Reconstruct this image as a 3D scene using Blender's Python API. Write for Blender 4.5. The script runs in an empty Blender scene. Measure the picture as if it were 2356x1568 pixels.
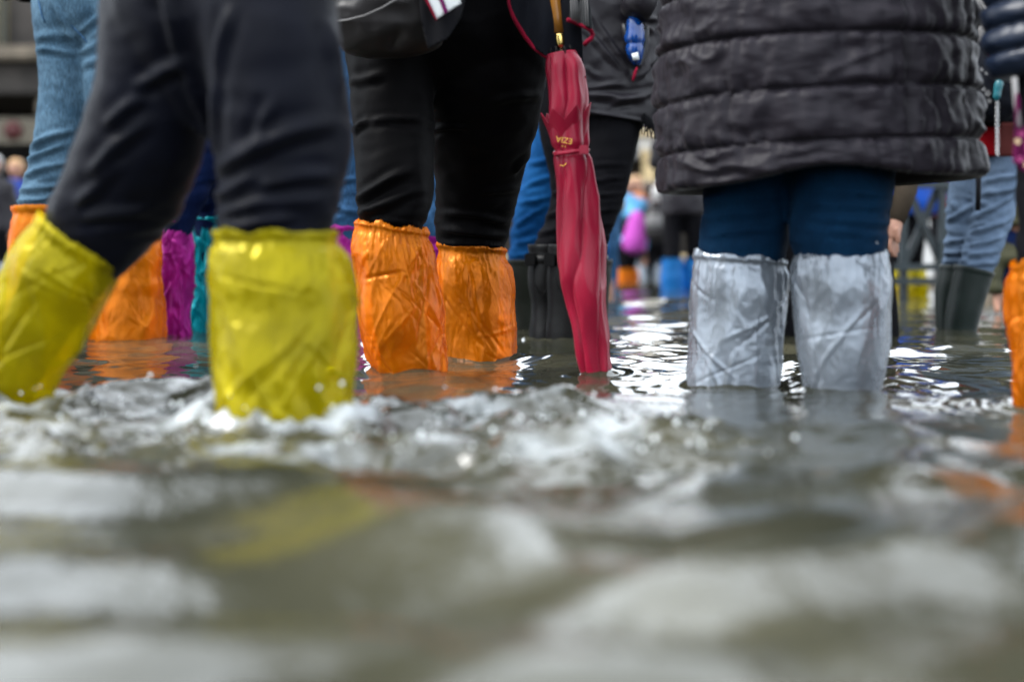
import bpy, bmesh, math, random
import numpy as np
from mathutils import Vector, Matrix

R = math.radians
sc = bpy.context.scene
COL = sc.collection
rng = np.random.default_rng(7)
random.seed(7)

# ------------------------------------------------------------------ camera, sky, sun, exposure
F, CX, HY, CH = 2356 * 50 / 36, 1178.0, 578.0, 0.29      # focal length in units of a 2356 px wide frame
cam_d = bpy.data.cameras.new('camera')
cam = bpy.data.objects.new('camera', cam_d)
COL.objects.link(cam)
cam.location = (0, 0, CH)
cam.rotation_euler = (R(90), 0, 0)
cam_d.lens = 50
cam_d.sensor_width = 36
cam_d.shift_y = (HY - 784) / 2356
cam_d.clip_start = 0.02
cam_d.clip_end = 600
cam_d.dof.use_dof = True
cam_d.dof.focus_distance = 3.75
cam_d.dof.aperture_fstop = 1.45
sc.camera = cam

SUN_EL, SUN_AZ = R(50), R(-104)      # light from the left, a little behind the camera
world = bpy.data.worlds.new('World')
sc.world = world
world.use_nodes = True
wn = world.node_tree
for n in list(wn.nodes):
    wn.nodes.remove(n)
sky = wn.nodes.new('ShaderNodeTexSky')
sky.sky_type = 'NISHITA'
sky.sun_disc = False
sky.sun_elevation = SUN_EL
sky.sun_rotation = SUN_AZ
sky.air_density = 1.0
sky.dust_density = 6.0
sky.ozone_density = 1.5
hs = wn.nodes.new('ShaderNodeHueSaturation')     # overcast: the blue of the clear sky is veiled by cloud
hs.inputs['Saturation'].default_value = 0.3
wmix = wn.nodes.new('ShaderNodeMix'); wmix.data_type = 'RGBA'
wmix.inputs['Factor'].default_value = 0.7
wmix.inputs['B'].default_value = (11.2, 12.2, 13.3, 1)
bg = wn.nodes.new('ShaderNodeBackground')
bg.inputs['Strength'].default_value = 0.12
wo = wn.nodes.new('ShaderNodeOutputWorld')
wn.links.new(sky.outputs[0], hs.inputs['Color'])
wn.links.new(hs.outputs[0], wmix.inputs['A'])
wn.links.new(wmix.outputs['Result'], bg.inputs['Color'])
wn.links.new(bg.outputs[0], wo.inputs['Surface'])

sun_d = bpy.data.lights.new('sun', 'SUN')
sun_d.energy = 1.4
sun_d.angle = R(14)
sun_d.color = (1.0, 0.98, 0.95)
sun = bpy.data.objects.new('sun', sun_d)
COL.objects.link(sun)
# direction from which light comes
sdir = Vector((math.cos(SUN_EL) * math.sin(SUN_AZ), math.cos(SUN_EL) * math.cos(SUN_AZ), math.sin(SUN_EL)))
sun.rotation_euler = sdir.to_track_quat('Z', 'Y').to_euler()
sun.location = sdir * 30

vs = sc.view_settings
vs.view_transform = 'Standard'
vs.look = 'None'
vs.gamma = 1
vs.exposure = 2.05
vs.use_curve_mapping = False
sc.render.engine = 'CYCLES'
sc.cycles.use_denoising = True
try:
    sc.cycles.denoiser = 'OPENIMAGEDENOISE'
except Exception:
    pass
sc.cycles.max_bounces = 10
sc.cycles.transparent_max_bounces = 12
sc.cycles.caustics_reflective = False
sc.cycles.caustics_refractive = False
sc.cycles.sample_clamp_indirect = 6

# ------------------------------------------------------------------ helpers
def S(x, y, Y):
    """point at distance Y seen at (x, y) of the 2356 x 1568 frame"""
    return np.array(((x - CX) / F * Y, Y, CH - (y - HY) / F * Y))

_gr = np.random.default_rng(3).normal(size=(256, 3))
_gr /= np.linalg.norm(_gr, axis=1)[:, None]
def noise(P, seed=0):
    P = np.asarray(P, float)
    I = np.floor(P).astype(np.int64)
    f = P - I
    u = f * f * f * (f * (f * 6 - 15) + 10)
    out = np.zeros(P.shape[:-1])
    for dx in (0, 1):
        for dy in (0, 1):
            for dz in (0, 1):
                h = ((I[..., 0] + dx) * 73856093) ^ ((I[..., 1] + dy) * 19349663) ^ ((I[..., 2] + dz) * 83492791) ^ (seed * 9781 + 17)
                h = (h ^ (h >> 13)) * 1274126177
                g = _gr[(h ^ (h >> 16)) & 255]
                d = g[..., 0] * (f[..., 0] - dx) + g[..., 1] * (f[..., 1] - dy) + g[..., 2] * (f[..., 2] - dz)
                w = (u[..., 0] if dx else 1 - u[..., 0]) * (u[..., 1] if dy else 1 - u[..., 1]) * (u[..., 2] if dz else 1 - u[..., 2])
                out += w * d
    return out * 1.6
def fbm(P, oc=4, seed=0):
    o, a, s = 0, 1.0, 1.0
    for k in range(oc):
        o = o + a * noise(P * s, seed + k); a *= .5; s *= 2.03
    return o
def ridge(P, seed=0):
    return 1 - 2 * np.abs(noise(P, seed))
def sst(a, b, x):
    t = np.clip((x - a) / (b - a), 0, 1)
    return t * t * (3 - 2 * t)

def wpos(o):
    v = np.zeros(3)
    while o is not None:
        v += np.array(o.location); o = o.parent
    return v
def mk(name, V, Fc, mat, parent=None, smooth=True, uv=None):
    """mesh object from world-space vertices and polygons (array of quads / list of polygons)"""
    V = np.asarray(V, float).reshape(-1, 3)
    V = V - wpos(parent)
    me = bpy.data.meshes.new(name)
    if isinstance(Fc, np.ndarray):
        n, k = Fc.shape
        me.vertices.add(len(V)); me.vertices.foreach_set('co', V.ravel())
        me.loops.add(n * k); me.loops.foreach_set('vertex_index', Fc.ravel().astype(np.int32))
        me.polygons.add(n)
        me.polygons.foreach_set('loop_start', np.arange(0, n * k, k, dtype=np.int32))
        me.polygons.foreach_set('loop_total', np.full(n, k, dtype=np.int32))
        me.update(calc_edges=True)
    else:
        me.from_pydata(V.tolist(), [], [list(map(int, f)) for f in Fc])
    me.validate()
    if smooth:
        me.polygons.foreach_set('use_smooth', np.ones(len(me.polygons), bool))
    me.materials.append(mat)
    o = bpy.data.objects.new(name, me)
    COL.objects.link(o)
    o.parent = parent
    return o
def tag(o, label, cat, group=None):
    o['label'] = label; o['category'] = cat
    if group: o['group'] = group
    return o
def struct(o):
    o['kind'] = 'structure'; return o
def empty(name, loc, label, cat, group=None):
    o = bpy.data.objects.new(name, None)
    COL.objects.link(o); o.location = loc; o.empty_display_size = .1
    return tag(o, label, cat, group)

def catmull(K, n):
    """resample rows of K to n rows with a smooth spline, spaced by arc length of the first three columns"""
    K = np.asarray(K, float)
    d = np.r_[0, np.cumsum(np.maximum(np.linalg.norm(np.diff(K[:, :3], axis=0), axis=1), 1e-5))]
    t = np.linspace(0, d[-1], n)
    m = np.gradient(K, d, axis=0) if len(K) > 2 else np.repeat((K[1:] - K[:1]) / d[-1], 2, 0)
    i = np.clip(np.searchsorted(d, t, side='right') - 1, 0, len(K) - 2)
    h = (d[i + 1] - d[i])[:, None]
    s = ((t - d[i])[:, None]) / h
    return ((2*s**3 - 3*s**2 + 1) * K[i] + (s**3 - 2*s**2 + s) * h * m[i] + (-2*s**3 + 3*s**2) * K[i+1] + (s**3 - s**2) * h * m[i+1])
def ring(xl, yl, xr, yr, Y, dr=1.0):
    a, b = S(xl, yl, Y), S(xr, yr, Y)
    u = (b - a) / 2
    return np.r_[(a + b) / 2, u, np.linalg.norm(u) * dr]
def hr(y, xl, xr, Y, dr=1.0):
    return ring(xl, y, xr, y, Y, dr)
def wr(x, Y, z, rx, ry):
    return np.array((x, Y, z, rx, 0, 0, ry))
def loft(keys, n, seg, power=1.0):
    """rings top to bottom -> grid of points (n, seg, 3) and the angle of each column"""
    K = catmull(keys, n)
    t = np.arange(seg) / seg * 2 * math.pi
    c, s = np.cos(t), np.sin(t)
    if power != 1.0:
        c = np.sign(c) * np.abs(c) ** power; s = np.sign(s) * np.abs(s) ** power
    G = K[:, None, :3] + c[None, :, None] * K[:, None, 3:6]
    G[..., 1] += s[None, :] * K[:, 6:7]
    return G, t
def grid_faces(n, seg, cap=True):
    i = np.arange(n - 1)[:, None]; j = np.arange(seg)[None, :]
    a = i * seg + j; b = i * seg + (j + 1) % seg
    q = np.stack([a, a + seg, b + seg, b], -1).reshape(-1, 4)
    if not cap:
        return q
    fs = q.tolist()
    fs.append(list(range(seg)))
    fs.append(list(range((n - 1) * seg, n * seg))[::-1])
    return fs
def loft_obj(name, keys, n, seg, mat, parent, cap=True, power=1.0):
    G, t = loft(keys, n, seg, power)
    return mk(name, G, grid_faces(n, seg, cap), mat, parent)
def grid_normals(G):
    du = np.gradient(G, axis=0)
    dv = np.roll(G, -1, 1) - np.roll(G, 1, 1)
    N = np.cross(du, dv)
    return N / (np.linalg.norm(N, axis=-1, keepdims=True) + 1e-9)

def fuse(parts, voxel, smooth=4):
    """one continuous skin over closed overlapping shapes"""
    Vs, Fs, k = [], [], 0
    for V, Fc in parts:
        V = np.asarray(V).reshape(-1, 3)
        Vs.append(V); Fs += [[int(i) + k for i in f] for f in Fc]; k += len(V)
    me = bpy.data.meshes.new('tmp')
    me.from_pydata(np.concatenate(Vs).tolist(), [], Fs)
    o = bpy.data.objects.new('tmp', me)
    COL.objects.link(o)
    m = o.modifiers.new('r', 'REMESH'); m.mode = 'VOXEL'; m.voxel_size = voxel
    if smooth:
        m = o.modifiers.new('s', 'SMOOTH'); m.iterations = smooth; m.factor = .5
    dg = bpy.context.evaluated_depsgraph_get()
    ev = o.evaluated_get(dg); em = ev.to_mesh()
    V = np.empty(len(em.vertices) * 3); em.vertices.foreach_get('co', V)
    L = np.empty(len(em.loops), np.int32); em.loops.foreach_get('vertex_index', L)
    ev.to_mesh_clear()
    bpy.data.objects.remove(o); bpy.data.meshes.remove(me)
    return V.reshape(-1, 3), L.reshape(-1, 4)
def vnormals(V, Q):
    fn = np.cross(V[Q[:, 2]] - V[Q[:, 0]], V[Q[:, 3]] - V[Q[:, 1]])
    N = np.zeros_like(V)
    for k in range(4):
        np.add.at(N, Q[:, k], fn)
    return N / (np.linalg.norm(N, axis=1, keepdims=True) + 1e-12)
def tubegeo(pts, rad, seg=8):
    """closed tube along a polyline, as (verts, faces)"""
    P = np.asarray(pts, float); n = len(P)
    rad = np.broadcast_to(np.asarray(rad, float), (n,))
    T = np.gradient(P, axis=0); T /= np.linalg.norm(T, axis=1, keepdims=True) + 1e-9
    ref = np.array((0, 1, 0)) if abs(T[:, 1]).max() < .9 else np.array((1, 0, 0.01))
    A = np.cross(T, ref); A /= np.linalg.norm(A, axis=1, keepdims=True) + 1e-9
    B = np.cross(T, A)
    t = np.arange(seg) / seg * 2 * math.pi
    G = P[:, None] + rad[:, None, None] * (np.cos(t)[None, :, None] * A[:, None] + np.sin(t)[None, :, None] * B[:, None])
    return G.reshape(-1, 3), grid_faces(n, seg)
def tube(name, pts, rad, mat, parent=None, seg=8):
    V, Fc = tubegeo(pts, rad, seg)
    return mk(name, V, Fc, mat, parent)
def boxgeo(x0, x1, y0, y1, z0, z1):
    V = [(x, y, z) for x in (x0, x1) for y in (y0, y1) for z in (z0, z1)]
    return np.array(V), [[0,1,3,2],[4,6,7,5],[0,4,5,1],[2,3,7,6],[0,2,6,4],[1,5,7,3]]
def box(name, x0, x1, y0, y1, z0, z1, mat, parent=None, bev=0.0):
    V, Fc = boxgeo(x0, x1, y0, y1, z0, z1)
    o = mk(name, V, Fc, mat, parent, smooth=False)
    if bev:
        bm = bmesh.new(); bm.from_mesh(o.data)
        bmesh.ops.bevel(bm, geom=bm.edges[:], offset=bev, segments=2, affect='EDGES')
        bm.to_mesh(o.data); bm.free()
    return o

# ------------------------------------------------------------------ materials
def nm(name):
    m = bpy.data.materials.new(name); m.use_nodes = True
    nt = m.node_tree
    b = nt.nodes['Principled BSDF']
    return m, nt, b
def N(nt, kind, **kw):
    n = nt.nodes.new(kind)
    for k, v in kw.items():
        if hasattr(n, k): setattr(n, k, v)
        else: n.inputs[k].default_value = v
    return n
def rampcol(nt, fac, c0, c1, p0=.35, p1=.65):
    r = N(nt, 'ShaderNodeValToRGB')
    r.color_ramp.elements[0].position = p0; r.color_ramp.elements[1].position = p1
    r.color_ramp.elements[0].color = (*c0, 1); r.color_ramp.elements[1].color = (*c1, 1)
    nt.links.new(fac, r.inputs[0])
    return r.outputs[0]
def mul(c, k):
    return tuple(min(1, x * k) for x in c)
def plain(name, col, rough=.6, metal=0, var=.25, scale=12, bump=.15, spec=.5):
    col = mul(col, .62)
    m, nt, b = nm(name)
    tc = N(nt, 'ShaderNodeTexCoord')
    no = N(nt, 'ShaderNodeTexNoise', Scale=scale, Detail=6.0)
    nt.links.new(tc.outputs['Object'], no.inputs['Vector'])
    nt.links.new(rampcol(nt, no.outputs['Fac'], mul(col, 1 - var), mul(col, 1 + var)), b.inputs['Base Color'])
    b.inputs['Roughness'].default_value = rough
    b.inputs['Metallic'].default_value = metal
    b.inputs['Specular IOR Level'].default_value = spec * .5
    if bump:
        bp = N(nt, 'ShaderNodeBump', Strength=bump, Distance=.004)
        n2 = N(nt, 'ShaderNodeTexNoise', Scale=scale * 8, Detail=4.0)
        nt.links.new(tc.outputs['Object'], n2.inputs['Vector'])
        nt.links.new(n2.outputs['Fac'], bp.inputs['Height'])
        nt.links.new(bp.outputs[0], b.inputs['Normal'])
    return m
def cloth(name, col, rough=.85, sheen=.25, var=.2, weave=0, wear=None, spec=.25, fine=350):
    """woven cloth: blotchy dye, fine weave relief, a little sheen; denim gets vertical warp streaks"""
    col = mul(col, .47); wear = mul(wear, .47) if wear else None
    m, nt, b = nm(name)
    tc = N(nt, 'ShaderNodeTexCoord')
    no = N(nt, 'ShaderNodeTexNoise', Scale=9.0, Detail=5.0)
    nt.links.new(tc.outputs['Object'], no.inputs['Vector'])
    c = rampcol(nt, no.outputs['Fac'], mul(col, 1 - var), wear or mul(col, 1 + var), .3, .72)
    mp = N(nt, 'ShaderNodeMapping'); mp.inputs['Scale'].default_value = (1, 1, .12)
    nt.links.new(tc.outputs['Object'], mp.inputs['Vector'])
    st = N(nt, 'ShaderNodeTexNoise', Scale=float(fine), Detail=3.0)
    nt.links.new(mp.outputs[0], st.inputs['Vector'])
    if weave:
        mx = N(nt, 'ShaderNodeMix'); mx.data_type = 'RGBA'; mx.blend_type = 'OVERLAY'
        mx.inputs['Factor'].default_value = weave
        nt.links.new(c, mx.inputs['A'])
        nt.links.new(rampcol(nt, st.outputs['Fac'], (.25, .25, .25), (.8, .8, .8), .3, .7), mx.inputs['B'])
        c = mx.outputs['Result']
    nt.links.new(c, b.inputs['Base Color'])
    b.inputs['Roughness'].default_value = rough
    b.inputs['Specular IOR Level'].default_value = spec - 1 if spec >= 1 else spec * .16
    b.inputs['Sheen Weight'].default_value = sheen * .035
    b.inputs['Sheen Roughness'].default_value = .45
    bp = N(nt, 'ShaderNodeBump', Strength=.25, Distance=.002)
    nt.links.new(st.outputs['Fac'], bp.inputs['Height'])
    nt.links.new(bp.outputs[0], b.inputs['Normal'])
    return m
def film(name, col, rough=.24, trans=.48, clear=.36, metal=.3, tint=None, var=.18):
    """thin coloured plastic film: shiny, lets light through, shows what is inside"""
    col = mul(col, .62)
    m, nt, b = nm(name)
    out = nt.nodes['Material Output']
    tc = N(nt, 'ShaderNodeTexCoord')
    no = N(nt, 'ShaderNodeTexNoise', Scale=14.0, Detail=5.0)
    nt.links.new(tc.outputs['Object'], no.inputs['Vector'])
    c = rampcol(nt, no.outputs['Fac'], mul(col, 1 - var), mul(col, 1 + var))
    nt.links.new(c, b.inputs['Base Color'])
    b.inputs['Roughness'].default_value = rough
    b.inputs['Specular IOR Level'].default_value = .22
    b.inputs['Metallic'].default_value = metal
    vo = N(nt, 'ShaderNodeTexVoronoi', feature='DISTANCE_TO_EDGE', Scale=38.0)
    ns = N(nt, 'ShaderNodeTexNoise', Scale=30.0, Detail=3.0)
    ad = N(nt, 'ShaderNodeMixRGB'); ad.inputs[0].default_value = .12
    nt.links.new(tc.outputs['Object'], ns.inputs['Vector'])
    nt.links.new(tc.outputs['Object'], ad.inputs[1]); nt.links.new(ns.outputs['Color'], ad.inputs[2])
    nt.links.new(ad.outputs[0], vo.inputs['Vector'])
    bp = N(nt, 'ShaderNodeBump', Strength=.08, Distance=.004)
    mr = N(nt, 'ShaderNodeMapRange'); mr.inputs['From Max'].default_value = .12
    nt.links.new(vo.outputs['Distance'], mr.inputs['Value'])
    nt.links.new(mr.outputs[0], bp.inputs['Height'])
    mp = N(nt, 'ShaderNodeMapping'); mp.inputs['Scale'].default_value = (1, 1, .33)
    nt.links.new(tc.outputs['Object'], mp.inputs['Vector'])
    nc = N(nt, 'ShaderNodeTexNoise', Scale=17.0, Detail=2.0, Roughness=.5, Distortion=.8)
    nt.links.new(mp.outputs[0], nc.inputs['Vector'])
    sb = N(nt, 'ShaderNodeMath', operation='SUBTRACT'); sb.inputs[1].default_value = .5
    nt.links.new(nc.outputs['Fac'], sb.inputs[0])
    ab = N(nt, 'ShaderNodeMath', operation='ABSOLUTE'); nt.links.new(sb.outputs[0], ab.inputs[0])
    b3 = N(nt, 'ShaderNodeBump', Strength=.45, Distance=.016, invert=True)
    nt.links.new(ab.outputs[0], b3.inputs['Height']); nt.links.new(b3.outputs[0], bp.inputs['Normal'])
    b2 = N(nt, 'ShaderNodeBump', Strength=.08, Distance=.003)
    nt.links.new(ns.outputs['Fac'], b2.inputs['Height']); nt.links.new(bp.outputs[0], b2.inputs['Normal'])
    nt.links.new(b2.outputs[0], b.inputs['Normal'])
    tr = N(nt, 'ShaderNodeBsdfTranslucent'); nt.links.new(c, tr.inputs['Color'])
    nt.links.new(b2.outputs[0], tr.inputs['Normal'])
    m1 = N(nt, 'ShaderNodeMixShader'); m1.inputs[0].default_value = trans
    nt.links.new(b.outputs[0], m1.inputs[1]); nt.links.new(tr.outputs[0], m1.inputs[2])
    tp = N(nt, 'ShaderNodeBsdfTransparent'); tp.inputs['Color'].default_value = (*(tint or col), 1)
    m2 = N(nt, 'ShaderNodeMixShader'); m2.inputs[0].default_value = clear
    nt.links.new(m1.outputs[0], m2.inputs[1]); nt.links.new(tp.outputs[0], m2.inputs[2])
    nt.links.new(m2.outputs[0], out.inputs['Surface'])
    return m

M = dict(
    navy=cloth('navy_trouser_cloth', (.0030, .0037, .0080), rough=.48, spec=1.042, sheen=.6, var=.3),
    black=cloth('black_stretch_cloth', (.0020, .0018, .0022), rough=.55, spec=1.022, sheen=.25, var=.3),
    blackjean=cloth('black_denim', (.0045, .0045, .006), sheen=.15, weave=.2),
    denim_l=cloth('pale_blue_denim', (.042, .092, .145), weave=.85, wear=(.095, .17, .24), sheen=.2),
    denim_m=cloth('blue_denim', (.018, .07, .16), weave=.9, wear=(.05, .125, .25), sheen=.2),
    denim_v=cloth('bright_blue_denim', (.004, .065, .22), weave=.4, wear=(.012, .11, .32), sheen=.2),
    denim_n=cloth('indigo_denim', (.0025, .007, .035), weave=.4, wear=(.005, .015, .065), sheen=.15),
    denim_t=cloth('dark_teal_denim', (.0012, .016, .045), weave=.4, wear=(.003, .028, .07), sheen=.15),
    denim_g=cloth('grey_blue_denim', (.11, .165, .25), weave=.3, wear=(.17, .24, .35), sheen=.2),
    coat=cloth('plum_grey_nylon', (.0165, .0138, .0190), rough=.5, sheen=.6, var=.1, spec=1.08, fine=120),
    jacket=cloth('charcoal_shell_fabric', (.015, .013, .017), rough=.42, sheen=.3, spec=1.14, fine=150),
    jacket_b=cloth('black_wool', (.006, .006, .0075), sheen=.2),
    puffer_n=cloth('navy_nylon', (.004, .010, .026), rough=.38, sheen=.3, spec=1.2, fine=120),
    olive=cloth('olive_nylon', (.055, .055, .03), rough=.5, spec=.45, fine=120),
    bag=cloth('charcoal_bag_nylon', (.019, .017, .0175), rough=.42, sheen=.25, spec=1.14),
    webbing=cloth('grey_webbing', (.010, .010, .012), sheen=.1),
    knit=cloth('dark_navy_knit', (.008, .009, .013), sheen=.2),
    rib=cloth('grey_rib_knit', (.025, .028, .031), sheen=.3),
    trim=cloth('crimson_trim', (.22, .006, .025), sheen=.2),
    tan=cloth('tan_sleeve_wool', (.075, .058, .042), sheen=.2),
    red=cloth('red_cloth', (.28, .003, .008), sheen=.1),
    maroon=cloth('maroon_cloth', (.08, .02, .018), sheen=.1),
    floral=cloth('magenta_print_cloth', (.11, .008, .055), sheen=.2),
    blue=cloth('cobalt_rain_nylon', (.004, .06, .36), rough=.4, spec=.5),
    pinkc=cloth('pink_cloth', (.40, .07, .2)),
    purple=cloth('violet_pink_nylon', (.46, .08, .42), rough=.5),
    white=cloth('white_cloth', (.75, .78, .78)),
    grey=cloth('pale_grey_cloth', (.2, .195, .195)),
    sky_c=cloth('pale_blue_cloth', (.12, .35, .6)),
    bluetop=cloth('royal_blue_cloth', (.03, .06, .28)),
    yellow=film('yellow_film', (.56, .465, .003), tint=(.95, .85, .05)),
    orange=film('orange_film', (.92, .25, .003), tint=(1, .42, .03)),
    magenta=film('magenta_film', (.68, .03, .44), tint=(.8, .1, .5)),
    teal=film('teal_film', (.0, .46, .56), tint=(.05, .6, .7)),
    silver=film('silver_film', (.34, .38, .43), tint=(.85, .9, .95), clear=.22, trans=.25, rough=.25, metal=.55),
    bluef=film('blue_film', (.02, .22, .62), tint=(.1, .5, .9)),
    rubber_g=plain('dark_green_rubber', (.007, .013, .011), rough=.5, var=.15, bump=.03, spec=.3),
    rubber_o=plain('olive_rubber', (.011, .013, .009), rough=.5, var=.15, bump=.03, spec=.2),
    leather=plain('black_leather', (.004, .004, .004), rough=.4, var=.2, scale=30, bump=.12, spec=.14),
    umb=cloth('crimson_umbrella_silk', (.34, .007, .034), rough=.36, sheen=.3, spec=1.16, var=.18, fine=200),
    wood=plain('varnished_wood', (.28, .11, .012), rough=.3, var=.2, scale=20, bump=.03),
    brass=plain('polished_brass', (.75, .55, .18), rough=.2, metal=1, var=.1, bump=.02),
    steel=plain('painted_dark_steel', (.011, .018, .021), rough=.45, var=.3),
    chrome=plain('bright_steel', (.6, .6, .6), rough=.25, metal=1, var=.1, bump=0),
    gold=plain('gold_print', (.75, .42, .05), rough=.45, var=.1, bump=0),
    skin=plain('skin', (.30, .15, .10), rough=.55, var=.12, bump=.02),
    hairb=plain('brown_hair', (.035, .02, .012), rough=.5, var=.4, scale=60),
    hairg=plain('grey_hair', (.35, .34, .33), rough=.5, var=.3, scale=60),
    hairo=plain('fair_hair', (.38, .22, .10), rough=.5, var=.3, scale=60),
    sole=plain('rubber_sole', (.02, .02, .02), rough=.7),
    stone=plain('pale_stone', (.62, .58, .52), rough=.85, var=.25, scale=2.5, bump=.4),
    stone_d=plain('shaded_stone', (.035, .030, .026), rough=.85, var=.4, scale=2.0, bump=.4),  # shade of the arcades put into the stone colour
    stone_y=plain('ochre_plaster', (.66, .50, .27), rough=.85, var=.2, scale=2.0, bump=.3),
    stone_b=plain('beige_stone', (.14, .115, .085), rough=.85, var=.3, scale=3.0, bump=.3),
    dark=plain('shaded_interior', (.012, .011, .010), rough=.8, var=.3),  # back wall coloured dark to stand for shade inside the arcade
    shutter=plain('brown_shutter_paint', (.20, .07, .02), rough=.6, var=.3),
    olivewood=plain('olive_shutter_paint', (.12, .10, .045), rough=.6, var=.3),
    hoard=plain('white_painted_sheet', (.72, .72, .71), rough=.55, var=.06, scale=3, bump=.05),
    glass=plain('dark_window_glass', (.02, .025, .03), rough=.08, var=.2, bump=0),
    signc=plain('weathered_sign_board', (.10, .085, .06), rough=.6, var=.3),
    signr=plain('red_sign_paint', (.06, .008, .008), rough=.6, var=.2),
    pave=plain('wet_paving', (.22, .21, .19), rough=.5, var=.3, scale=1.5),
    tealp=plain('teal_plastic', (.006, .09, .11), rough=.25, var=.1, bump=0),
)
def mat_bottle():
    m, nt, b = nm('blue_bottle_plastic')
    b.inputs['Base Color'].default_value = (.002, .04, .20, 1)
    b.inputs['Roughness'].default_value = .06
    b.inputs['Transmission Weight'].default_value = .45
    b.inputs['IOR'].default_value = 1.4
    return m
M['bottle'] = mat_bottle()
def mat_water():
    m, nt, b = nm('murky_flood_water')
    out = nt.nodes['Material Output']
    tc = N(nt, 'ShaderNodeTexCoord')
    no = N(nt, 'ShaderNodeTexNoise', Scale=1.3, Detail=3.0)
    nt.links.new(tc.outputs['Object'], no.inputs['Vector'])
    nt.links.new(rampcol(nt, no.outputs['Fac'], (.010, .0105, .0066), (.036, .034, .0215)), b.inputs['Base Color'])
    b.inputs['Roughness'].default_value = .045
    b.inputs['IOR'].default_value = 1.42
    mp = N(nt, 'ShaderNodeMapping')
    nt.links.new(tc.outputs['Object'], mp.inputs['Vector'])
    n1 = N(nt, 'ShaderNodeTexNoise', Scale=11.0, Detail=2.5, Roughness=.45)
    nt.links.new(mp.outputs[0], n1.inputs['Vector'])
    bp = N(nt, 'ShaderNodeBump', Strength=.22, Distance=.010)
    nt.links.new(n1.outputs['Fac'], bp.inputs['Height'])
    ch = N(nt, 'ShaderNodeAttribute', attribute_name='chop')
    n3 = N(nt, 'ShaderNodeTexNoise', Scale=42.0, Detail=3.0, Roughness=.6)
    nt.links.new(tc.outputs['Object'], n3.inputs['Vector'])
    hm = N(nt, 'ShaderNodeMath', operation='MULTIPLY'); nt.links.new(ch.outputs['Fac'], hm.inputs[0]); nt.links.new(n3.outputs['Fac'], hm.inputs[1])
    bc = N(nt, 'ShaderNodeBump', Strength=1.0, Distance=.0042)
    nt.links.new(hm.outputs[0], bc.inputs['Height']); nt.links.new(bp.outputs[0], bc.inputs['Normal'])
    nt.links.new(bc.outputs[0], b.inputs['Normal'])
    # foam: trapped air where the water is churned
    at = N(nt, 'ShaderNodeAttribute', attribute_name='foam')
    n2 = N(nt, 'ShaderNodeTexNoise', Scale=17.0, Detail=5.0, Roughness=.6)
    nt.links.new(tc.outputs['Object'], n2.inputs['Vector'])
    ma = N(nt, 'ShaderNodeMath', operation='MULTIPLY_ADD'); ma.inputs[1].default_value = 1.6; ma.inputs[2].default_value = -1.35
    nt.links.new(n2.outputs['Fac'], ma.inputs[0])
    ad = N(nt, 'ShaderNodeMath', operation='ADD')
    nt.links.new(at.outputs['Fac'], ad.inputs[0]); nt.links.new(ma.outputs[0], ad.inputs[1])
    cl = N(nt, 'ShaderNodeMapRange'); cl.inputs['From Min'].default_value = 0; cl.inputs['From Max'].default_value = .9
    cl.inputs['To Max'].default_value = .7
    nt.links.new(ad.outputs[0], cl.inputs['Value'])
    fm = N(nt, 'ShaderNodeBsdfPrincipled'); fm.inputs['Base Color'].default_value = (.27, .29, .30, 1)
    fm.inputs['Roughness'].default_value = .35
    fb = N(nt, 'ShaderNodeBump', Strength=.4, Distance=.01)
    nt.links.new(n2.outputs['Fac'], fb.inputs['Height']); nt.links.new(fb.outputs[0], fm.inputs['Normal'])
    mx = N(nt, 'ShaderNodeMixShader')
    nt.links.new(cl.outputs[0], mx.inputs[0]); nt.links.new(b.outputs[0], mx.inputs[1]); nt.links.new(fm.outputs[0], mx.inputs[2])
    nt.links.new(mx.outputs[0], out.inputs['Surface'])
    return m
M['water'] = mat_water()
def mat_drop():
    m, nt, b = nm('water_drops')
    b.inputs['Base Color'].default_value = (.9, .95, .95, 1)
    b.inputs['Roughness'].default_value = .05
    b.inputs['IOR'].default_value = 1.33
    b.inputs['Transmission Weight'].default_value = .6
    return m
M['drop'] = mat_drop()

# ------------------------------------------------------------------ ground and flood water
GZ = -0.20                                        # paving under the water
struct(mk('pavement', np.array([(-150, -60, GZ), (150, -60, GZ), (150, 250, GZ), (-150, 250, GZ)]), np.array([[0, 1, 2, 3]]), M['pave'], smooth=False))

SPL = [(-.38, 2.30, .30, .22, 1.0), (-.06, 2.42, .26, .24, .95), (.18, 2.28, .20, .20, .8), (-.88, 2.45, .30, .24, 1.0),
       (-.62, 2.62, .34, .20, .9), (-.30, 2.02, .34, .20, .8), (.02, 2.0, .26, .20, .85), (-.75, 2.08, .34, .22, .75), (.22, 1.95, .18, .15, .6)]
def splash_mask(x, y):
    m = np.zeros_like(x)
    for cx, cy, sx, sy, a in SPL:
        m = np.maximum(m, a * np.exp(-((x - cx) / sx) ** 2 - ((y - cy) / sy) ** 2))
    return sst(.12, .75, m + .22 * noise(np.stack([x * 6, y * 6, x * 0 + 3.3], -1), 5))
WV = []
for k in range(54):
    lam = math.exp(rng.uniform(math.log(.06), math.log(.62)))
    th = rng.normal(math.pi / 2, 1.0)
    WV.append((lam, math.cos(th), math.sin(th), rng.uniform(0, 6.28), .025 * (lam / .2) ** .2 * lam / 6.283))
SWELL = [(((-.42, 1.86), (-.20, 1.66), (-.06, 1.44), (.04, 1.26), (.18, 1.20), (.34, 1.30), (.50, 1.52), (.62, 1.75)), .030, .11), (((-.75, .98), (-.40, .96), (-.12, 1.0), (.06, .93), (.25, .86)), .022, .075),
         (((-1.1, 1.86), (-.75, 1.72), (-.45, 1.70), (-.2, 1.84)), .018, .095)]
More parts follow.
